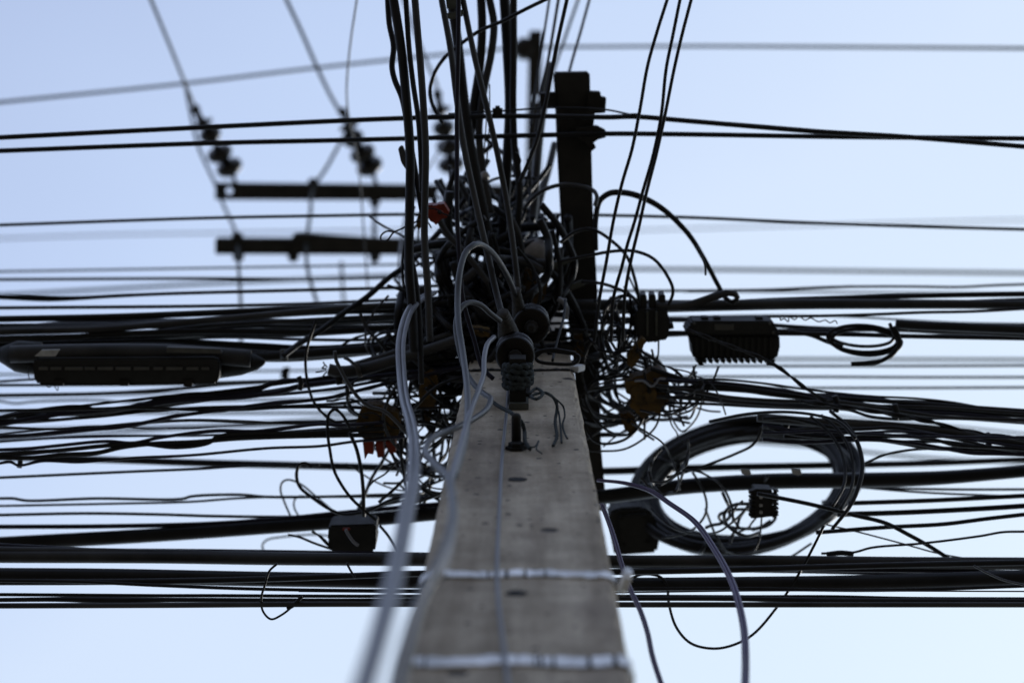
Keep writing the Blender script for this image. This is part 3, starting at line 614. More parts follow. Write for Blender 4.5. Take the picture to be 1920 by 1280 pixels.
# ------------------------------------------------------------ grey service cables down the pole
C_('light grey flat twin cable drooping closest to the camera', None, 11.5, [(812, 548), (790, 560), (768, 583), (757, 612), (751, 650), (753, 700), (758, 745), (770, 790), (777, 840), (775, 900), (763, 960), (750, 1030), (735, 1100), (714, 1180), (690, 1262), (668, 1330)], 'grey',
   d=[4.7, 4.65, 4.5, 4.4, 4.3, 4.2, 4.05, 3.8, 3.4, 3.0, 2.7, 2.4, 2.15, 1.95, 1.8, 1.7], style='twin')
C_('dark grey cable looping out of the lower wire sleeve and across the pole', None, 6, [(938, 602), (920, 588), (900, 571), (880, 567), (864, 578), (855, 606), (860, 650), (872, 692), (890, 722), (906, 737), (920, 748), (914, 765), (890, 784), (850, 804), (820, 816), (803, 830), (800, 850), (818, 873), (838, 890), (846, 915), (849, 960), (840, 1010), (820, 1060), (790, 1120), (765, 1190), (742, 1290)], 'dgrey',
   d=[4.36, 4.34, 4.32, 4.3, 4.28, 4.26, 4.22, 4.18, 4.12, 4.08, 4.0, 3.95, 3.85, 3.7, 3.5, 3.35, 3.2, 3.1, 3.0, 2.9, 2.75, 2.55, 2.35, 2.15, 2.0, 1.85], sides=14)
C_('dark grey cable arching out of the upper wire sleeve', None, 5.8, [(966, 552), (950, 515), (925, 476), (905, 460), (889, 459), (874, 472), (862, 510), (858, 560), (860, 610), (866, 650), (873, 700), (877, 745), (876, 790), (868, 840), (850, 895)], 'dgrey',
   d=[4.62, 4.55, 4.45, 4.4, 4.36, 4.34, 4.3, 4.26, 4.2, 4.15, 4.05, 3.9, 3.7, 3.45, 3.2], sides=14)
C_('grey cable bending down from the lower spool past the pole edge', None, 5.6, [(926, 632), (914, 645), (908, 670), (907, 700), (898, 730), (886, 760), (874, 800), (860, 850), (846, 905), (852, 960), (842, 1030), (820, 1085)], 'grey',
   d=[4.35, 4.28, 4.2, 4.12, 4.0, 3.85, 3.6, 3.35, 3.1, 2.9, 2.65, 2.45], sides=14)
C_('dark blurred cable hugging the pole edge nearest the camera', None, [9, 14, 17, 17], [(822, 1062), (806, 1100), (784, 1150), (766, 1210), (752, 1262), (742, 1310)], 'black2', d=[2.85, 2.7, 2.55, 2.4, 2.3, 2.2], sides=16)
C_('violet grey cable hanging in a long curve beyond the pole edge', None, 6.2, [(1122, 900), (1170, 905), (1215, 918), (1258, 945), (1300, 975), (1340, 1030), (1370, 1085), (1385, 1130), (1395, 1180), (1398, 1235), (1396, 1320)], 'violet',
   d=[4.6, 4.55, 4.5, 4.4, 4.3, 4.1, 3.9, 3.75, 3.6, 3.45, 3.2], style='twin')
C_('violet black cable sliding off the pole corner below the strap buckle', None, 4.8, [(1128, 945), (1140, 975), (1152, 1010), (1165, 1055), (1180, 1100), (1200, 1143), (1214, 1185), (1224, 1232), (1246, 1300)], 'violet',
   d=[4.3, 4.2, 4.1, 4.0, 3.9, 3.8, 3.7, 3.6, 3.5], style='twin')

# ------------------------------------------------------------ big loops
C_('big black arc of cable curving over to the hooked tail', [6.35, 6.15, 6.15, 6.3, 6.4], [4, 5.5, 6, 6, 5, 4.5, 4.5, 5], [(1118, 470), (1117, 415), (1124, 378), (1142, 363), (1165, 361), (1195, 367), (1240, 390), (1290, 438), (1320, 485), (1345, 532), (1360, 558), (1372, 566), (1384, 560)], d=[4.95] * 13)
C_('thick dark tail hooked under the end of the big arc', 6.35, [8, 8, 7, 6, 4.5], [(1230, 575), (1290, 572), (1340, 556), (1365, 549), (1378, 552), (1384, 560)], 'black2')
C_('short split end hanging beneath the big arc', 6.2, 2, [(1306, 462), (1316, 482), (1322, 498), (1323, 516)])
C_('grey black cable arching over the side arm to the big arc', [6.5, 6.4], 4, [(985, 388), (1005, 366), (1030, 352), (1060, 346), (1090, 349), (1112, 357), (1119, 368), (1116, 385)], 'dgrey')
C_('upper slim loop springing from the side arm to the small box', 6.35, 3.2, [(1050, 455), (1080, 434), (1110, 430), (1150, 454), (1176, 482), (1188, 515), (1196, 550), (1198, 580)], )
C_('wider slim loop springing from the side arm to the small box', 6.3, 3.2, [(1050, 490), (1100, 480), (1150, 471), (1190, 471), (1225, 485), (1250, 515), (1262, 545), (1254, 572)])
C_('low slim loop from the side arm under the two taller loops', 6.35, 3.2, [(1090, 528), (1125, 531), (1150, 538), (1180, 552), (1200, 570)])
C_('small wire noose sticking out beside the red clamp', 6.1, 1.6, [(800, 408), (780, 416), (760, 425), (740, 434), (724, 434), (714, 443), (716, 451), (726, 450), (738, 436), (758, 427)], name='wire_noose', cat='wire')
C_('thick dark strap cable slanting from the tangle down to the closure', [6.7, 6.3], 5.4, [(915, 300), (880, 360), (845, 410), (805, 455), (770, 492), (730, 520), (690, 555), (640, 590), (600, 620), (560, 645), (530, 668)])
C_('thick dark cable slanting from the red clamp into the pole', 6.3, 6, [(822, 410), (840, 440), (860, 462), (885, 490), (915, 530)], 'black2')
C_('thin loop drooping lowest beneath the coil', 5.9, 2.6, [(1545, 985), (1525, 1025), (1495, 1080), (1455, 1140), (1410, 1190), (1370, 1210), (1335, 1215), (1295, 1205), (1268, 1175), (1254, 1130), (1250, 1095), (1236, 1080), (1205, 1076), (1180, 1085)])
C_('thin wire loop drooping lowest on the closure side', 5.7, 2.2, [(520, 1056), (505, 1070), (497, 1095), (490, 1120), (493, 1145), (508, 1160), (528, 1152), (548, 1136), (560, 1122), (566, 1116)], name='wire', cat='wire')
C_('knotted wire end gripping the lowest loop on the closure side', 5.7, 3.4, [(538, 1140), (548, 1136), (556, 1128), (566, 1118)], name='wire', cat='wire')
C_('tall thin wire loop standing above the big rising cable', 6.6, 2.0, [(548, 974), (535, 945), (526, 918), (530, 903), (542, 899), (565, 908), (592, 930), (630, 962)], name='wire', cat='wire')
C_('hooked black wire dropping from the straight cable to the loops', 6.3, 3.2, [(585, 877), (575, 868), (562, 870), (556, 890), (562, 912), (585, 932), (620, 955), (645, 964), (690, 957), (730, 938), (770, 928)])
C_('long black loop hanging from the braid past the straight cable', 6.1, 3, [(655, 800), (642, 778), (628, 767), (617, 776), (614, 805), (618, 840), (626, 880), (640, 908), (660, 935), (685, 958), (705, 975)])
C_('upright black wire dropping from the red toothed clamp', 6.1, 3.6, [(655, 810), (668, 840), (677, 880), (681, 920), (682, 968)])
C_('tiny green black hook of wire above the big rising cable', 6.7, 1.8, [(562, 970), (552, 952), (552, 938), (560, 930), (580, 931)], name='wire', cat='wire')
C_('pale thin loop bulging out under the big rising cable', 7.0, 1.9, [(497, 1038), (492, 1022), (500, 1012), (530, 1006), (600, 1002), (640, 1010)], name='wire', cat='wire')
C_('wire running from under the big rising cable to the black box', 6.2, 2.4, [(540, 1002), (560, 1006), (590, 1018), (625, 1030)], name='wire', cat='wire')
C_('twisted wire meeting the top corner of the black box', 6.2, 3, [(585, 995), (600, 1005), (618, 1022), (640, 1034)], style='twist', name='wire', cat='wire')
C_('wire slanting from the black box toward the pole', 6.2, 2.8, [(712, 985), (725, 1000), (740, 1022), (750, 1040)], name='wire', cat='wire')
C_('thin wire curving up from the upright wire to the straight cable', 6.2, 1.8, [(684, 922), (700, 902), (722, 888), (734, 876), (745, 862)], name='wire', cat='wire')
C_('short wire slanting below the long cable toward the fattest one', 5.8, 2.2, [(650, 1055), (658, 1070), (666, 1082)], name='wire', cat='wire')
C_('wire bowing behind the flat grey cable to the pole edge', 6.3, 3.2, [(735, 850), (750, 880), (775, 905), (800, 922), (835, 945)], name='wire', cat='wire')
C_('wire crossing the bowing wire at the pole edge', 6.4, 2.6, [(680, 960), (740, 938), (790, 915), (840, 895)], name='wire', cat='wire')
C_('wire slanting down to the pole edge above the big rising cable', 6.5, 2.6, [(745, 905), (775, 930), (800, 955)], name='wire', cat='wire')
# cut cable
C_('cut off thick black cable end pointing away from the pole', 6.25, [11, 12, 12, 11, 10, 10], [(616, 692), (640, 697), (680, 692), (730, 678), (790, 660), (860, 636)], 'black2', sides=16)
C_('thick black cable tied beneath the cut off cable', 6.3, 9, [(640, 712), (680, 706), (740, 692), (800, 676), (870, 656)], 'black')
C_('thick black cable riding on the cut off cable behind its clamp', 6.3, 7, [(660, 686), (720, 668), (780, 648), (860, 622)], 'black2')
for k, W in enumerate(([(614, 688), (608, 682), (606, 678)], [(612, 693), (600, 697), (592, 698)], [(613, 697), (606, 704), (604, 708)], [(612, 690), (604, 690), (610, 684)])):
    C_('stray copper strand poking from the cut off cable end', 6.25, 1.3, W, 'wire', 'strands of the cut off cable', name='wire_strand', cat='wire strand')
bm = bmesh.new(); tube(bm, wpts([(668, 693), (676, 691)], 6.24), .0175, 18); tag(finish(bm, 'band_clamp', 'wrap'), 'pale metal band clamp round the cut off cable', 'clamp')
bm = bmesh.new(); tube(bm, wpts([(634, 704), (638, 720)], 6.25), .008, 10); tag(finish(bm, 'band_clamp', 'dsteel'), 'short dark hanger clip beneath the cut off cable', 'clamp')
C_('grey insulated wire stub curving up over the cut off cable', 6.1, 3.6, [(628, 658), (630, 674), (640, 695), (655, 722), (672, 745), (692, 761), (720, 770), (745, 792), (765, 815)], 'dgrey', name='wire', cat='wire')
C_('short grey wire sticking up behind the band clamp', 6.2, 3.2, [(645, 670), (655, 675), (668, 686)], 'dgrey', name='wire', cat='wire')
C_('limp thin wire curling just above the yellow clamp stack', 6.3, 1.8, [(612, 752), (628, 751), (645, 747), (665, 751), (682, 762), (700, 775)], name='wire', cat='wire')

# ------------------------------------------------------------ coil of spare cable
g = random.Random(3)
cz0 = 6.85
def coil_pt(a, rx, ry, ox, oy, dz):
    x = 1396 + ox + rx * math.cos(a) - 18 * math.sin(a); y = 912 + oy + ry * math.sin(a) - 10 * math.cos(a)
    return at_z(x, y, cz0 - .22 * ry * math.sin(a) / 130 + dz)
root = empty('cable_coil', at_z(1396, 912, cz0), 'large round coil of spare black cable tied behind the biggest cable', 'cable coil')
bm = bmesh.new(); P = []; TURNS = 24; n = 46; tg = None
for t in range(TURNS):
    prev = tg
    tg = (190 + g.uniform(-14, 11), 113 + g.uniform(-14, 10), g.uniform(-7, 7), g.uniform(-6, 6), g.uniform(-.05, .05), g.uniform(0, 6.28), g.uniform(-5, 5))
    if t in (3, 8): tg = (172, 100 + g.uniform(-4, 4), 10, 4, .03, 1.0, 6)
    if t in (5, 11): tg = (208, 126, 4, -4, -.03, 2.0, 5)
    prev = prev or tg
    for k in range(n):
        f = min(1, k / 12); q = [u + (w - u) * f for u, w in zip(prev, tg)]; a = 2 * math.pi * k / n
        w = q[6] * math.sin(a * 2 + tg[5])
        P.append(coil_pt(a, q[0] + w, q[1] + w * .7, q[2], q[3], q[4] + .012 * math.sin(3 * a + tg[5])))
tube(bm, P, 8.6 * 5.4 / FPX, 9)
finish(bm, 'winding', 'black', root)
for a0 in (.4, 1.9, 3.7, 5.3):
    bm = bmesh.new()
    tube(bm, [coil_pt(a0 + .02 * math.sin(b), 190 * (1 + .12 * math.cos(b)), 113 * (1 + .14 * math.cos(b)), 0, 0, .065 * math.sin(b)) for b in [2 * math.pi * k / 14 for k in range(15)]], .0045, 7); finish(bm, 'tie', 'black', root)
LG = 'loose turns slipping off the coil'
for k, (W, lab) in enumerate((([(1556, 770), (1590, 800), (1610, 835), (1617, 872), (1612, 905), (1596, 945), (1560, 992)], 'outermost loose turn slipping off the big coil'),
           ([(1540, 778), (1572, 806), (1592, 840), (1600, 880), (1596, 915), (1575, 955)], 'middle loose turn slipping off the big coil'),
           ([(1520, 780), (1556, 812), (1578, 850), (1585, 885), (1580, 915), (1560, 950)], 'innermost loose turn slipping off the big coil'),
           ([(1330, 790), (1400, 776), (1470, 772), (1530, 778), (1575, 792), (1604, 822)], 'loose turn rising over the top of the big coil'))):
    C_(lab, [6.15, 5.95], [3.2, 4.2, 4.2, 3.2] if k == 0 else 3.0, W, 'black', LG)
C_('thin wire arching across the open hole of the coil', 6.3, 2.7, [(1428, 800), (1422, 820), (1410, 835), (1380, 850), (1340, 866), (1300, 880), (1250, 895)], name='wire', cat='wire')
# oval loop
for lab, rx, ry, cx, cy, hw in (('outer turn of the small oval loop beyond the finned box', 66, 25, 1618, 635, 3.6), ('inner turn of the small oval loop beyond the finned box', 60, 19, 1616, 630, 3.2), ('slack turn of the small oval loop drooping lowest', 62, 24, 1622, 641, 3.2)):
    C_(lab, 6.38, hw, [(cx + rx * math.cos(a), cy + ry * math.sin(a) + 3 * math.cos(a)) for a in [.1 + 2 * math.pi * k / 16 for k in range(17)]], 'black', 'turns of the small oval loop')
C_('cut cable tail curling down from the small oval loop', 6.36, 4.6, [(1676, 612), (1684, 630), (1686, 645), (1675, 662), (1655, 675), (1630, 681), (1596, 683)])
C_('cable leaving the finned box and dipping into the oval loop', 6.4, 4, [(1480, 622), (1520, 628), (1550, 640), (1580, 650)])
C_('short strap tying the oval loop to the support cable', 6.36, 3.4, [(1668, 606), (1678, 628), (1690, 640), (1686, 652), (1674, 658)])

# ------------------------------------------------------------ boxes and closures
def lugs(bm, spots, z, th, w, h, m=None):
    for x, y in spots:
        p = at_z(x, y, z); addbox(bm, p + Vector((0, 0, th / 2)), (w, h, th))
amp = empty('amplifier_box', at_z(1380, 638, 6.4), 'large finned dark metal amplifier box slung on the support cable', 'amplifier')
prism([(1296, 602), (1450, 602), (1456, 618), (1464, 622), (1462, 628), (1288, 628), (1284, 618), (1294, 614)], 6.34, .09, 'lid', 'casing', amp)
prism([(1288, 629), (1462, 629), (1463, 655), (1458, 664), (1458, 672), (1300, 672), (1296, 640)], 6.36, .10, 'body', 'casing', amp)
bm = bmesh.new()
for k in range(13):
    x = 1306 + k * 11.6; a = at_z(x, 650, 6.36); addbox(bm, a, (.006, .045, .012))
    addbox(bm, at_z(x + 2, 674, 6.37), (.008, .007, .05), Matrix.Rotation(.4, 3, 'Z'))
finish(bm, 'cooling_fins', 'casing', amp, smooth=False)
for x in (1322, 1424, 1345): prism([(x - 6, 594), (x + 6, 594), (x + 7, 603), (x - 7, 603)], 6.36, .03, 'lug', 'casing', amp, .001)
for x in (1315, 1443): prism([(x - 3, 670), (x + 3, 670), (x + 2, 680), (x + 6, 684), (x - 6, 684), (x - 2, 680)], 6.38, .02, 'mounting_bolt', 'casing', amp, .0008)
for x, y in ((1302, 607), (1444, 607), (1300, 624), (1450, 624)): prism([(x - 2.5, y - 2.5), (x + 2.5, y - 2.5), (x + 2.5, y + 2.5), (x - 2.5, y + 2.5)], 6.335, .012, 'screw', 'strip', amp, .0008)
prism([(1340, 608), (1376, 608), (1376, 619), (1340, 619)], 6.337, .006, 'name_plate', 'strip', amp, .0006)
prism([(1461, 619), (1478, 619), (1480, 626), (1461, 628)], 6.36, .02, 'cable_gland', 'dsteel', amp, .001)
C_('thin coiled lashing wire scribbled beside the finned box', 6.38, 1.2, [(1462, 592), (1464, 600), (1470, 597), (1478, 603), (1480, 594), (1490, 599), (1498, 593), (1510, 600), (1520, 596), (1535, 603), (1548, 600), (1556, 605), (1566, 601), (1570, 607)], name='wire', cat='wire')
tap = empty('tap_box', at_z(1222, 600, 6.4), 'small square metal tap box with lugs beside the side arm', 'tap box')
prism([(1194, 580), (1250, 580), (1256, 600), (1254, 630), (1246, 640), (1238, 636), (1232, 643), (1222, 640), (1214, 644), (1206, 636), (1196, 632), (1190, 605)], 6.33, .09, 'body', 'casing', tap, .003)
for x in (1207, 1224, 1242): prism([(x - 6, 556), (x - 4, 552), (x + 4, 552), (x + 6, 556), (x + 6, 582), (x - 6, 582)], 6.35, .05, 'lug', 'casing', tap, .001)
prism([(1186, 592), (1196, 590), (1196, 604), (1186, 606)], 6.35, .04, 'port', 'dsteel', tap, .001)
prism([(1252, 608), (1262, 606), (1264, 616), (1252, 618)], 6.35, .04, 'port', 'dsteel', tap, .001)
for x in (1215, 1232): prism([(x - 3, 584), (x + 1, 584), (x + 1, 630), (x - 3, 630)], 6.322, .012, 'rib', 'gcasing', tap, .001)

clo = empty('splice_closure', at_z(240, 690, 6.3), 'long dark fibre splice closure box hanging under the cable bundle', 'splice closure')
prism([(60, 678), (66, 672), (404, 670), (412, 676), (411, 706), (405, 720), (72, 721), (64, 712)], 6.26, .11, 'body', 'casing', clo, .004)
bm = bmesh.new(); a = at_z(404, 684, 6.33); b = at_z(497, 678, 6.33); Lc = (b - a).length
lathe(bm, [(0, .030), (Lc * .5, .026), (Lc * .8, .018), (Lc * .95, .009), (Lc, .004)], a, b - a, 22); finish(bm, 'end_cone', 'casing', clo)
bm = bmesh.new(); a = at_z(75, 672, 6.34); b = at_z(0, 664, 6.34); lathe(bm, [(0, .036), (.05, .034), ((b - a).length, .016)], a, b - a, 22); finish(bm, 'end_cone', 'casing', clo)
bm = bmesh.new(); tube(bm, spline(wpts([(20, 664), (140, 661), (300, 661), (400, 667), (470, 672)], 6.30), 6), .019, 16); finish(bm, 'upper_tube', 'black2', clo)
bm = bmesh.new()
for x0, x1 in ((73, 90), (95, 115), (122, 155), (159, 178), (183, 212), (217, 245), (251, 280), (288, 305), (312, 342), (350, 372), (378, 392)):
    W = [at_z(x, y, 6.257) for x, y in ((x0, 688), (x1, 688), (x1, 693), (x0, 693))]
    addbox(bm, sum(W, Vector()) / 4, ((W[1] - W[0]).length, .006, .006))
finish(bm, 'latch_strip', 'strip', clo, smooth=False)
prism([(312, 651), (412, 654), (416, 663), (312, 661)], 6.255, .02, 'dust_strip', 'strip', clo, .001)
prism([(78, 656), (112, 655), (104, 668), (64, 668)], 6.245, .006, 'name_tag', 'tag', clo, .0005)
for x in (110, 232, 352): prism([(x - 9, 712), (x + 9, 712), (x + 8, 724), (x - 8, 724)], 6.252, .02, 'latch', 'dsteel', clo, .001)
C_('wire stay dangling from the near corner of the closure box', 6.25, .9, [(54, 687), (53, 700), (57, 712), (64, 711), (68, 703)], name='wire', cat='wire')
C_('frayed fibre wisps under the closure box corner', 6.26, .8, [(84, 721), (92, 726), (100, 722), (108, 732), (109, 718)], name='wire', cat='wire')
bm = bmesh.new(); tube(bm, wpts([(532, 655), (533, 675)], 6.36), .0085, 14); tag(finish(bm, 'cable_marker', 'strip'), 'pale ring marker on the cable leaving the closure', 'cable marker')
C_('small dark clip knot hanging below the closure cable marker', 8.0, 4, [(536, 690), (530, 698), (538, 706), (534, 716), (540, 690), (528, 708)], name='wire_knot', cat='wire')

bb = empty('junction_box', at_z(660, 1015, 6.1), 'black junction box wedged between two thick cables closure side', 'junction box')
prism([(616, 985), (704, 982), (706, 995), (703, 1002), (706, 1010), (703, 1034), (624, 1036), (614, 1012)], 6.16, .09, 'body', 'casing', bb, .004)
prism([(642, 990), (656, 990), (656, 994), (642, 994)], 6.15, .008, 'orange_seal', 'orange', bb, .0008)
C_('shiny grey tail curling over the black junction box', 6.13, 3, [(648, 992), (656, 1006), (664, 1016), (672, 1022)], 'grey', name='wire', cat='wire')
kb = empty('junction_box', at_z(1185, 998, 6.7), 'black junction box wedged between the pole and the big coil', 'junction box')
prism([(1140, 962), (1160, 952), (1206, 950), (1226, 964), (1238, 1004), (1232, 1036), (1152, 1042), (1146, 1010)], 6.7, .09, 'body', 'casing', kb, .006)
prism([(1158, 966), (1212, 962), (1220, 1022), (1164, 1028)], 6.69, .02, 'cover', 'casing', kb, .003)
for x, y in ((1164, 972), (1208, 968), (1214, 1016), (1170, 1022)): prism([(x - 3, y - 3), (x + 3, y - 3), (x + 3, y + 3), (x - 3, y + 3)], 6.685, .01, 'screw', 'dsteel', kb, .001)
cc = empty('terminal_comb', at_z(1432, 942, 6.3), 'small black terminal comb bristling with wires inside the coil', 'terminal block')
prism([(1414, 916), (1448, 918), (1450, 968), (1412, 972)], 6.2, .05, 'body', 'casing', cc, .002)
for x0, x1 in ((1404, 1416), (1446, 1460)):
    bm = bmesh.new(); addbox(bm, at_z((x0 + x1) / 2, 943, 6.215), (.006, .06, .02))
    for k in range(8): addbox(bm, at_z((x0 + x1) / 2, 918 + k * 6.5 + rnd.uniform(-2, 2), 6.2), (.014, .003, .02), Matrix.Rotation(rnd.uniform(-.4, .4), 3, 'Z'))
    finish(bm, 'pin_row', 'casing', cc, smooth=False)
for k, y in enumerate((930, 945, 958)): prism([(1424, y), (1430, y), (1430, y + 5), (1424, y + 5)], 6.193, .008, 'screw', 'tag', cc, .0008)

# plastic clamps
def clamp(outline, z, label, m='yellow', th=.05, teeth=None, group='plastic wire clamps'):
    g = random.Random(int(outline[0][0] * 7 + outline[0][1]))
    cx = sum(p[0] for p in outline) / len(outline); cy = sum(p[1] for p in outline) / len(outline)
    r = empty('wire_clamp', at_z(cx, cy, z), label, 'clamp', group)
    jag = []
    for a, b in zip(outline, outline[1:] + outline[:1]):
        jag.append(a); L = math.hypot(b[0] - a[0], b[1] - a[1])
        if L > 13:
            nx, ny = (b[1] - a[1]) / L, -(b[0] - a[0]) / L; sg = g.choice((-1, 1)) * g.uniform(.7, 1.6)
            for t, o in ((.3, 0), (.34, sg), (.62, sg), (.66, 0)): jag.append((a[0] + (b[0] - a[0]) * t + nx * o, a[1] + (b[1] - a[1]) * t + ny * o))
    prism(jag, z, th, 'body', m, r, .0012)
    for k in range(2):
        ox, oy, sc = g.uniform(-.25, .25), g.uniform(-.25, .25), g.uniform(.3, .55)
        w = max(abs(p[0] - cx) for p in outline)
        prism([((x - cx) * sc + cx + ox * w, (y - cy) * sc + cy + oy * w) for x, y in outline], z - .008 - .008 * k, .014, 'jaw', m, r, .001)
    bm = bmesh.new(); lathe(bm, [(0, .0025), (.012, .0025), (.012, .005), (.017, .005)], at_z(cx + 2, cy - 2, z - .03), (0, 0, 1), 6); finish(bm, 'screw', 'dsteel', r, smooth=False)
    w = max(abs(p[0] - cx) for p in outline); h = max(abs(p[1] - cy) for p in outline)
    P = [(cx - w * .9, cy - h * .5), (cx - w * .2, cy - h * g.uniform(.3, .8)), (cx + w * .5, cy + h * g.uniform(-.4, .4)), (cx + w * 1.2, cy + h * .3), (cx + w * 1.6, cy + h * g.uniform(.5, 1.2))]
    cab(None, z - .02, 1.5, P, 'black', name='bail_wire', parent=r, sides=7)
    if teeth:
        for (o2, m2) in teeth: prism(o2, z - .01, th * .7, 'tooth', m2, r, .001)
    return r
clamp([(800, 385), (832, 382), (836, 388), (842, 398), (838, 408), (826, 412), (818, 422), (806, 414), (800, 400)], 6.2, 'red orange clamp hooked beside the small wire noose', 'orange')
clamp([(784, 400), (800, 396), (802, 418), (792, 424), (784, 432), (780, 415)], 6.25, 'dull orange clamp half behind the red one', 'yellow')
clamp([(796, 700), (806, 694), (817, 698), (822, 715), (818, 740), (814, 765), (800, 768), (786, 762), (784, 735), (792, 715)], 6.25, 'yellow clamp jammed between the flat grey cable and the pole', 'yellow')
clamp([(790, 770), (812, 768), (806, 796), (790, 790)], 6.3, 'small yellow clamp tip under the jammed one', 'yellow')
stack = [(680, 762), (700, 758), (722, 764), (745, 775), (752, 790), (748, 812), (738, 824), (716, 828), (690, 826), (672, 815), (668, 790)]
clamp(stack, 6.2, 'yellow clamp stack with red teeth on the braid end', 'yellow', .06,
      [([(680, 828), (700, 828), (700, 852), (690, 850), (684, 862), (682, 846)], 'orange'), ([(704, 828), (718, 828), (720, 856), (708, 858), (706, 848)], 'orange'), ([(722, 828), (742, 828), (742, 848), (732, 852), (728, 846)], 'orange'),
       ([(674, 800), (684, 797), (684, 806), (674, 808)], 'casing'), ([(690, 798), (704, 796), (704, 805), (690, 806)], 'casing'), ([(712, 797), (734, 795), (734, 804), (712, 806)], 'casing')])
clamp([(1172, 716), (1188, 708), (1205, 703), (1222, 695), (1240, 692), (1250, 699), (1255, 720), (1250, 738), (1254, 752), (1240, 763), (1238, 776), (1222, 770), (1206, 786), (1196, 776), (1180, 762), (1186, 746), (1174, 736)], 6.25, 'big ochre clamp on the coil side of the side arm', 'yellow', .06)
C_('thin silver spring wire bent across the big ochre clamp', 6.2, 2, [(1190, 714), (1206, 714), (1222, 724), (1230, 718), (1236, 710), (1248, 710)], 'grey', name='wire', cat='wire')
clamp([(1176, 668), (1192, 648), (1204, 634), (1212, 640), (1204, 655), (1200, 672), (1186, 690), (1176, 684)], 6.25, 'ochre clamp hanging just under the tap box', 'yellow', .04)
clamp([(1162, 776), (1180, 772), (1192, 788), (1190, 806), (1182, 813), (1172, 806), (1166, 792)], 6.3, 'small ochre clamp dangling beneath the big ochre one', 'yellow', .03)
clamp([(1076, 628), (1092, 626), (1096, 668), (1078, 670)], 6.42, 'narrow yellow clamp strapped under the side arm', 'yellow', .03)
clamp([(980, 510), (992, 504), (998, 520), (994, 545), (980, 545)], 6.4, 'upright yellow clamp behind the upper wire sleeve', 'yellow', .04)
clamp([(1000, 530), (1018, 524), (1028, 532), (1022, 556), (1010, 575), (994, 568)], 6.4, 'ochre clamp beside the grey green bracket', 'yellow', .04)
clamp([(880, 612), (918, 618), (918, 632), (884, 628)], 6.2, 'orange clamp half hidden behind the lower spool insulator', 'yellow', .03)
br = empty('bracket', at_z(1035, 525, 6.45), 'tilted grey green bracket under the side arm', 'bracket')
prism([(996, 506), (1070, 482), (1076, 490), (1000, 520)], 6.42, .03, 'rail', 'gcasing', br, .002)
prism([(1034, 502), (1044, 499), (1068, 560), (1056, 562)], 6.44, .03, 'leg', 'gcasing', br, .002)
prism([(1066, 536), (1094, 526), (1098, 535), (1070, 546)], 6.43, .03, 'foot', 'gcasing', br, .002)
bm = bmesh.new(); p = at_z(1004, 476, 6.5); lathe(bm, [(-.03, .014), (-.02, .03), (0, .034), (.012, .022), (.03, .028), (.045, .02)], p, (.1, .5, 1), 22)
tag(finish(bm, 'pin_insulator', 'white'), 'dirty white porcelain insulator half hidden beside the side arm', 'insulator')
bm = bmesh.new(); lathe(bm, [(-.015, .005), (-.01, .009), (.008, .009), (.014, .005)], at_z(910, 330, 6.5), (.2, .4, 1), 14)
tag(finish(bm, 'pin_insulator', 'white'), 'tiny pale porcelain knob among the overhead cables', 'insulator')
# grip clamp at the top of the view
gr = empty('strain_clamp', at_z(852, 15, 6.2), 'pale grey strain clamp on overhead cables at the upper frame edge', 'clamp')
prism([(834, -14), (862, -14), (862, 14), (838, 20)], 6.22, .04, 'body', 'gcasing', gr, .003)
prism([(832, 26), (846, 24), (868, 18), (870, 30), (846, 38), (836, 34)], 6.21, .04, 'jaw', 'gcasing', gr, .003)
bm = bmesh.new(); addbox(bm, at_z(933, 210, 6.46), (.022, .016, .02)); addbox(bm, at_z(933, 210, 6.455), (.01, .026, .026)); bmesh.ops.bevel(bm, geom=bm.edges[:], offset=.002, segments=1)
tag(finish(bm, 'line_tap', 'dsteel', smooth=False), 'small dark tap connector on the messenger wire', 'connector')
bm = bmesh.new(); addbox(bm, at_z(1191, 218, 6.46), (.013, .012, .02)); bmesh.ops.bevel(bm, geom=bm.edges[:], offset=.002, segments=1); addbox(bm, at_z(1191, 214, 6.46), (.018, .003, .012))
tag(finish(bm, 'line_tap', 'dsteel', smooth=False), 'tiny dark clip where the messenger meets the upper cable', 'connector')
tag(prism([(746, 278), (754, 272), (760, 285), (764, 310), (762, 320), (752, 305)], 6.15, .02, 'cable_clip', 'dgrey', None, .002), 'grey cable clip flaring from the outermost overhead cables', 'clip')
tag(prism([(966, 285), (974, 290), (978, 302), (974, 314), (969, 322), (970, 302)], 6.4, .012, 'cable_clip', 'black', None, .001), 'leaf shaped black clip on the plumb overhead cable', 'clip')
C_('upright thin tie wire standing beside the tap connector', 6.4, 1.2, [(918, 158), (918, 210), (916, 260), (912, 310)], name='wire', cat='wire')
C_('shorter thin tie wire beside the upright tie wire', 6.4, 1.2, [(914, 184), (912, 225), (908, 280)], name='wire', cat='wire')
for x, lab in ((1397, 'ragged strip of white tape on the biggest cable nearer the pole'), (1492, 'square strip of white tape on the biggest cable beneath the coil rim')):
    zz = at_z(x, 900, zback(975, 1.16)).z
    tag(prism([(x - 9, 879), (x + 9, 880), (x + 12, 889), (x + 4, 891), (x - 6, 888)], zz - .045, .004, 'tape', 'tag', None, .0005), lab, 'tape')
prism_o = prism([(1108, 813), (1164, 813), (1166, 819), (1108, 820)], 6.5, .02, 'tie_rod', 'dsteel', None, .002)
tag(prism_o, 'stubby dark tie rod poking out from the side arm foot', 'rod')

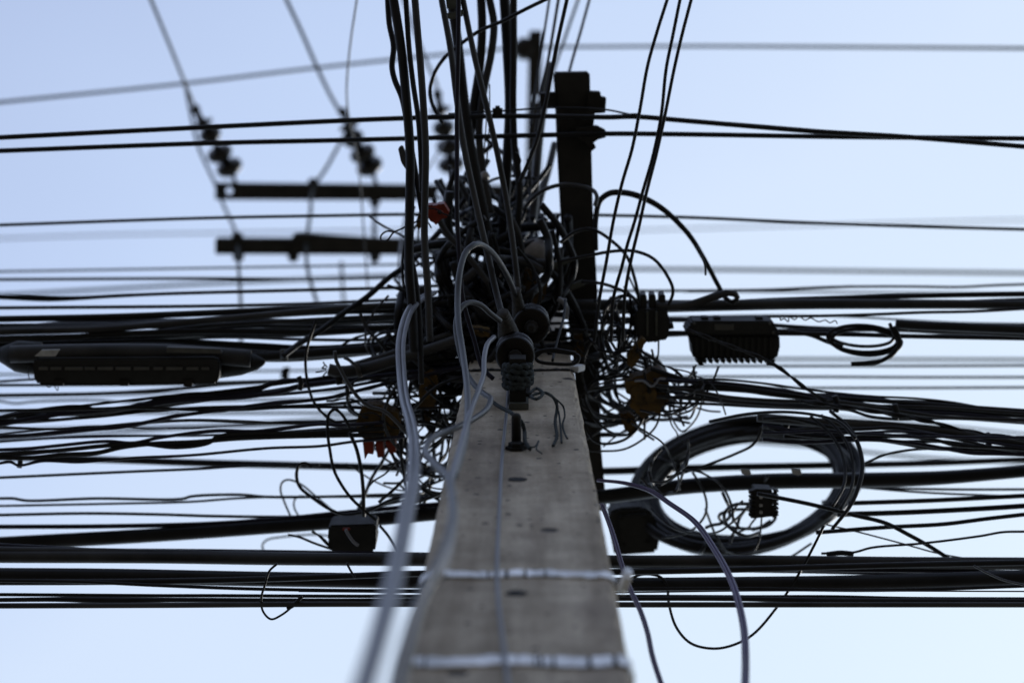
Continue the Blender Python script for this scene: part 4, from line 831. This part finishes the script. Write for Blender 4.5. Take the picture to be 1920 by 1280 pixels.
# ------------------------------------------------------------ tangles of thin drop wire
def tangle(region, count, z, label, group, hw=(1.6, 3.4), seed=0, m='black', loops=.22, run=(.9, 1.8)):
    g = random.Random(seed); x0, y0, x1, y1 = region; w, h = x1 - x0, y1 - y0
    hubs = [(g.uniform(x0 + .2 * w, x1 - .2 * w), g.uniform(y0 + .2 * h, y1 - .2 * h)) for _ in range(3)]
    for i in range(count):
        zc = g.uniform(*z); pts = []
        if g.random() < loops:      # slack loop, uneven, drooping to one side
            cx, cy = g.choice(hubs); rx, ry = g.uniform(.14, .36) * w, g.uniform(.14, .4) * h; a = g.uniform(0, 6.28); th = g.uniform(0, 3.1); n = g.randint(7, 12)
            for k in range(n):
                b = a + k * 6.28 / 8.5; q = 1 + .22 * math.sin(b + th) + g.uniform(-.09, .09) + .02 * k
                pts.append((cx + rx * q * math.cos(b), cy + ry * q * math.sin(b) * (1.15 if math.sin(b) > 0 else .85)))
        else:                       # from a hub out to the edge, kinked where it was bent by hand
            hx, hy = g.choice(hubs); a = g.uniform(0, 6.28); L = g.uniform(*run) * (abs(math.cos(a)) * w + abs(math.sin(a)) * h) * .62
            n = g.randint(6, 10); bow = g.uniform(.05, .5) * L * (1 if math.cos(a) > 0 else -1) * (1 if g.random() < .75 else -.7); x, y = hx - math.cos(a) * L * .35, hy - math.sin(a) * L * .35
            for k in range(n):
                t = k / (n - 1); o = bow * 4 * t * (1 - t) + g.gauss(0, 1.7)
                pts.append((x + math.cos(a) * L * t - math.sin(a) * o, y + math.sin(a) * L * t + math.cos(a) * o))
        zs = [zc + g.uniform(-.03, .03) for _ in pts]
        cab(label, zs, g.uniform(*hw), pts, m if g.random() < .7 else 'black2', group, name='drop_wire', cat='wire', sides=7)
tangle((700, 560, 880, 690), 20, (6.3, 6.55), 'thin black drop wire snarled beside the flat grey cable', 'drop wires snarled closure side of the pole', seed=1, hw=(2, 4))
tangle((790, 540, 950, 700), 30, (6.28, 6.42), 'thick dark drop wire massed against the pole behind the grey loops', 'drop wires massed behind the grey loops', seed=21, hw=(4, 9), loops=.1)
tangle((640, 690, 850, 880), 26, (6.15, 6.5), 'thin black drop wire straggling round the yellow and red clamp stack', 'drop wires round the clamp stack', seed=2, loops=.4)
tangle((760, 690, 870, 880), 18, (6.2, 6.5), 'thin black drop wire crowded between clamp stack and pole', 'drop wires between clamp stack and pole', seed=22, hw=(1.8, 4))
tangle((1115, 545, 1205, 710), 20, (6.25, 6.6), 'thin black drop wire looped between side arm and tap box', 'drop wires between side arm and tap box', seed=3, loops=.5)
tangle((1105, 680, 1285, 830), 32, (6.3, 6.6), 'thin black drop wire snarled round the big ochre clamp', 'drop wires round the ochre clamp', seed=4, loops=.4)
tangle((1180, 810, 1290, 910), 5, (6.1, 6.4), 'thin black drop wire looping where coil meets the straight cable', 'drop wires at the coil start', seed=5)
tangle((1210, 915, 1480, 1000), 11, (6.25, 6.55), 'thin black drop wire criss crossing inside the coil', 'drop wires inside the coil', seed=6, loops=.1, run=(.6, 1.2))
tangle((895, 310, 1015, 480), 30, (6.55, 6.9), 'dark drop wire bundled where overhead cables meet the pole top', 'drop wires at the pole top', seed=83, hw=(2.5, 6.5), loops=0)
tangle((875, 440, 1060, 630), 56, (6.3, 6.6), 'dark drop wire crammed between spools and side arm', 'drop wires crammed behind the spools', seed=9, hw=(3, 9), loops=0, run=(1.1, 2.1))
tangle((740, 400, 880, 560), 12, (6.4, 6.8), 'thin dark drop wire trailing below the red clamp', 'drop wires below the red clamp', seed=10, hw=(1.4, 3))
tangle((1230, 690, 1340, 810), 14, (6.2, 6.45), 'thin dark drop wire fanning out beside the ochre clamp', 'drop wires fanning beside the ochre clamp', seed=12, hw=(1.3, 2.4))
def weave(label, group, a, b, count, z, hw, amp, seed):
    g = random.Random(seed)
    for i in range(count):
        (xa, ya0, ya1), (xb, yb0, yb1) = a, b; ya, yb = g.uniform(ya0, ya1), g.uniform(yb0, yb1); zz = g.uniform(*z) if z else 'b'; pts = []
        n = 11; f = g.uniform(1.2, 2.6); ph = g.uniform(0, 6.28); am = g.uniform(*amp)
        for k in range(n):
            t = k / (n - 1); pts.append((xa + (xb - xa) * t, ya + (yb - ya) * t + am * math.sin(f * 6.28 * t + ph) * (1 - .3 * t) + g.uniform(-1.2, 1.2)))
        cab(label, zz, g.uniform(*hw), pts, g.choice(('black', 'black2', 'blue')), group)
weave('wavy black cable woven into the bundle above the coil', 'woven cables above the coil', (1225, 700, 755), (1920, 766, 795), 7, (6.22, 6.34), (2.2, 4), (3, 8), 31)
weave('wavy black cable woven into the bundle leaving the coil top', 'woven cables at the coil top', (1430, 782, 826), (1920, 820, 850), 6, (6.12, 6.24), (2.2, 4.2), (3, 8), 32)
weave('dark wavy cable woven into the bundle below the closure', 'woven cables below the closure', (0, 775, 800), (900, 672, 700), 3, (6.25, 6.34), (2.4, 3.6), (3, 6), 33)
weave('dark cable packed into the band above the splice closure', 'packed cables above the closure', (0, 588, 650), (940, 556, 632), 7, (6.44, 6.6), (3.5, 6.5), (1, 4), 34)
weave('thin dark cable packed into the band of wavy cables', 'packed wavy cables closure side', (0, 735, 868), (900, 690, 815), 5, (6.2, 6.5), (2, 3.4), (2, 6), 35)
weave('black cable packed beside the thickest coil side cable', 'packed cables coil side', (960, 560, 640), (1920, 552, 632), 4, (6.46, 6.6), (2.4, 4.5), (1, 3), 36)
weave('dark cable packed into the heavy group under the coil', 'packed cables of the heavy lower group', (0, 1018, 1128), (1920, 1048, 1128), 4, None, (3, 6), (1, 3), 37)
for x, y0, y1, hw, lab in ((1565, 742, 772, 6, 'black tape lump binding the bundle above the coil where the twisted wire lands'), (1676, 758, 786, 7, 'black tape lump binding the bundle above the coil past its loose turns'), (1312, 712, 734, 5, 'black tape lump binding the bundle next to the ochre clamp'),
                       (1850, 812, 846, 6, 'black tape lump binding the coil top bundle by the frame edge'), (34, 852, 876, 5, 'black tape lump binding the loose braid by the frame edge'), (560, 706, 730, 5, 'black tape lump binding the wavy pair near the cut cable'), (1470, 790, 800, 7, 'black tape lump on the thick cable at the coil top')):
    C_(lab, 6.22, hw, [(x, y0), (x + 4, (y0 + y1) / 2), (x + 2, y1)], 'black', name='tape_wrap', cat='tape')
C_('slim wire ring lying against the pole above the narrow strap', None, 3.4, [(1005, 668), (1020, 658), (1050, 660), (1085, 668), (1080, 680), (1040, 682), (1008, 676), (1003, 664), (1030, 655), (1080, 662)], d=[4.5] * 10)
C_('thin wire falling from the bracket onto the pole face', None, 2.6, [(1060, 560), (1058, 590), (1050, 620), (1042, 650), (1036, 676)], d=[4.7, 4.65, 4.6, 4.55, 4.5], name='wire', cat='wire')
C_('pale grey cable elbow curving out under the side arm', 6.3, 5, [(1046, 560), (1056, 566), (1062, 580), (1060, 598)], 'grey')
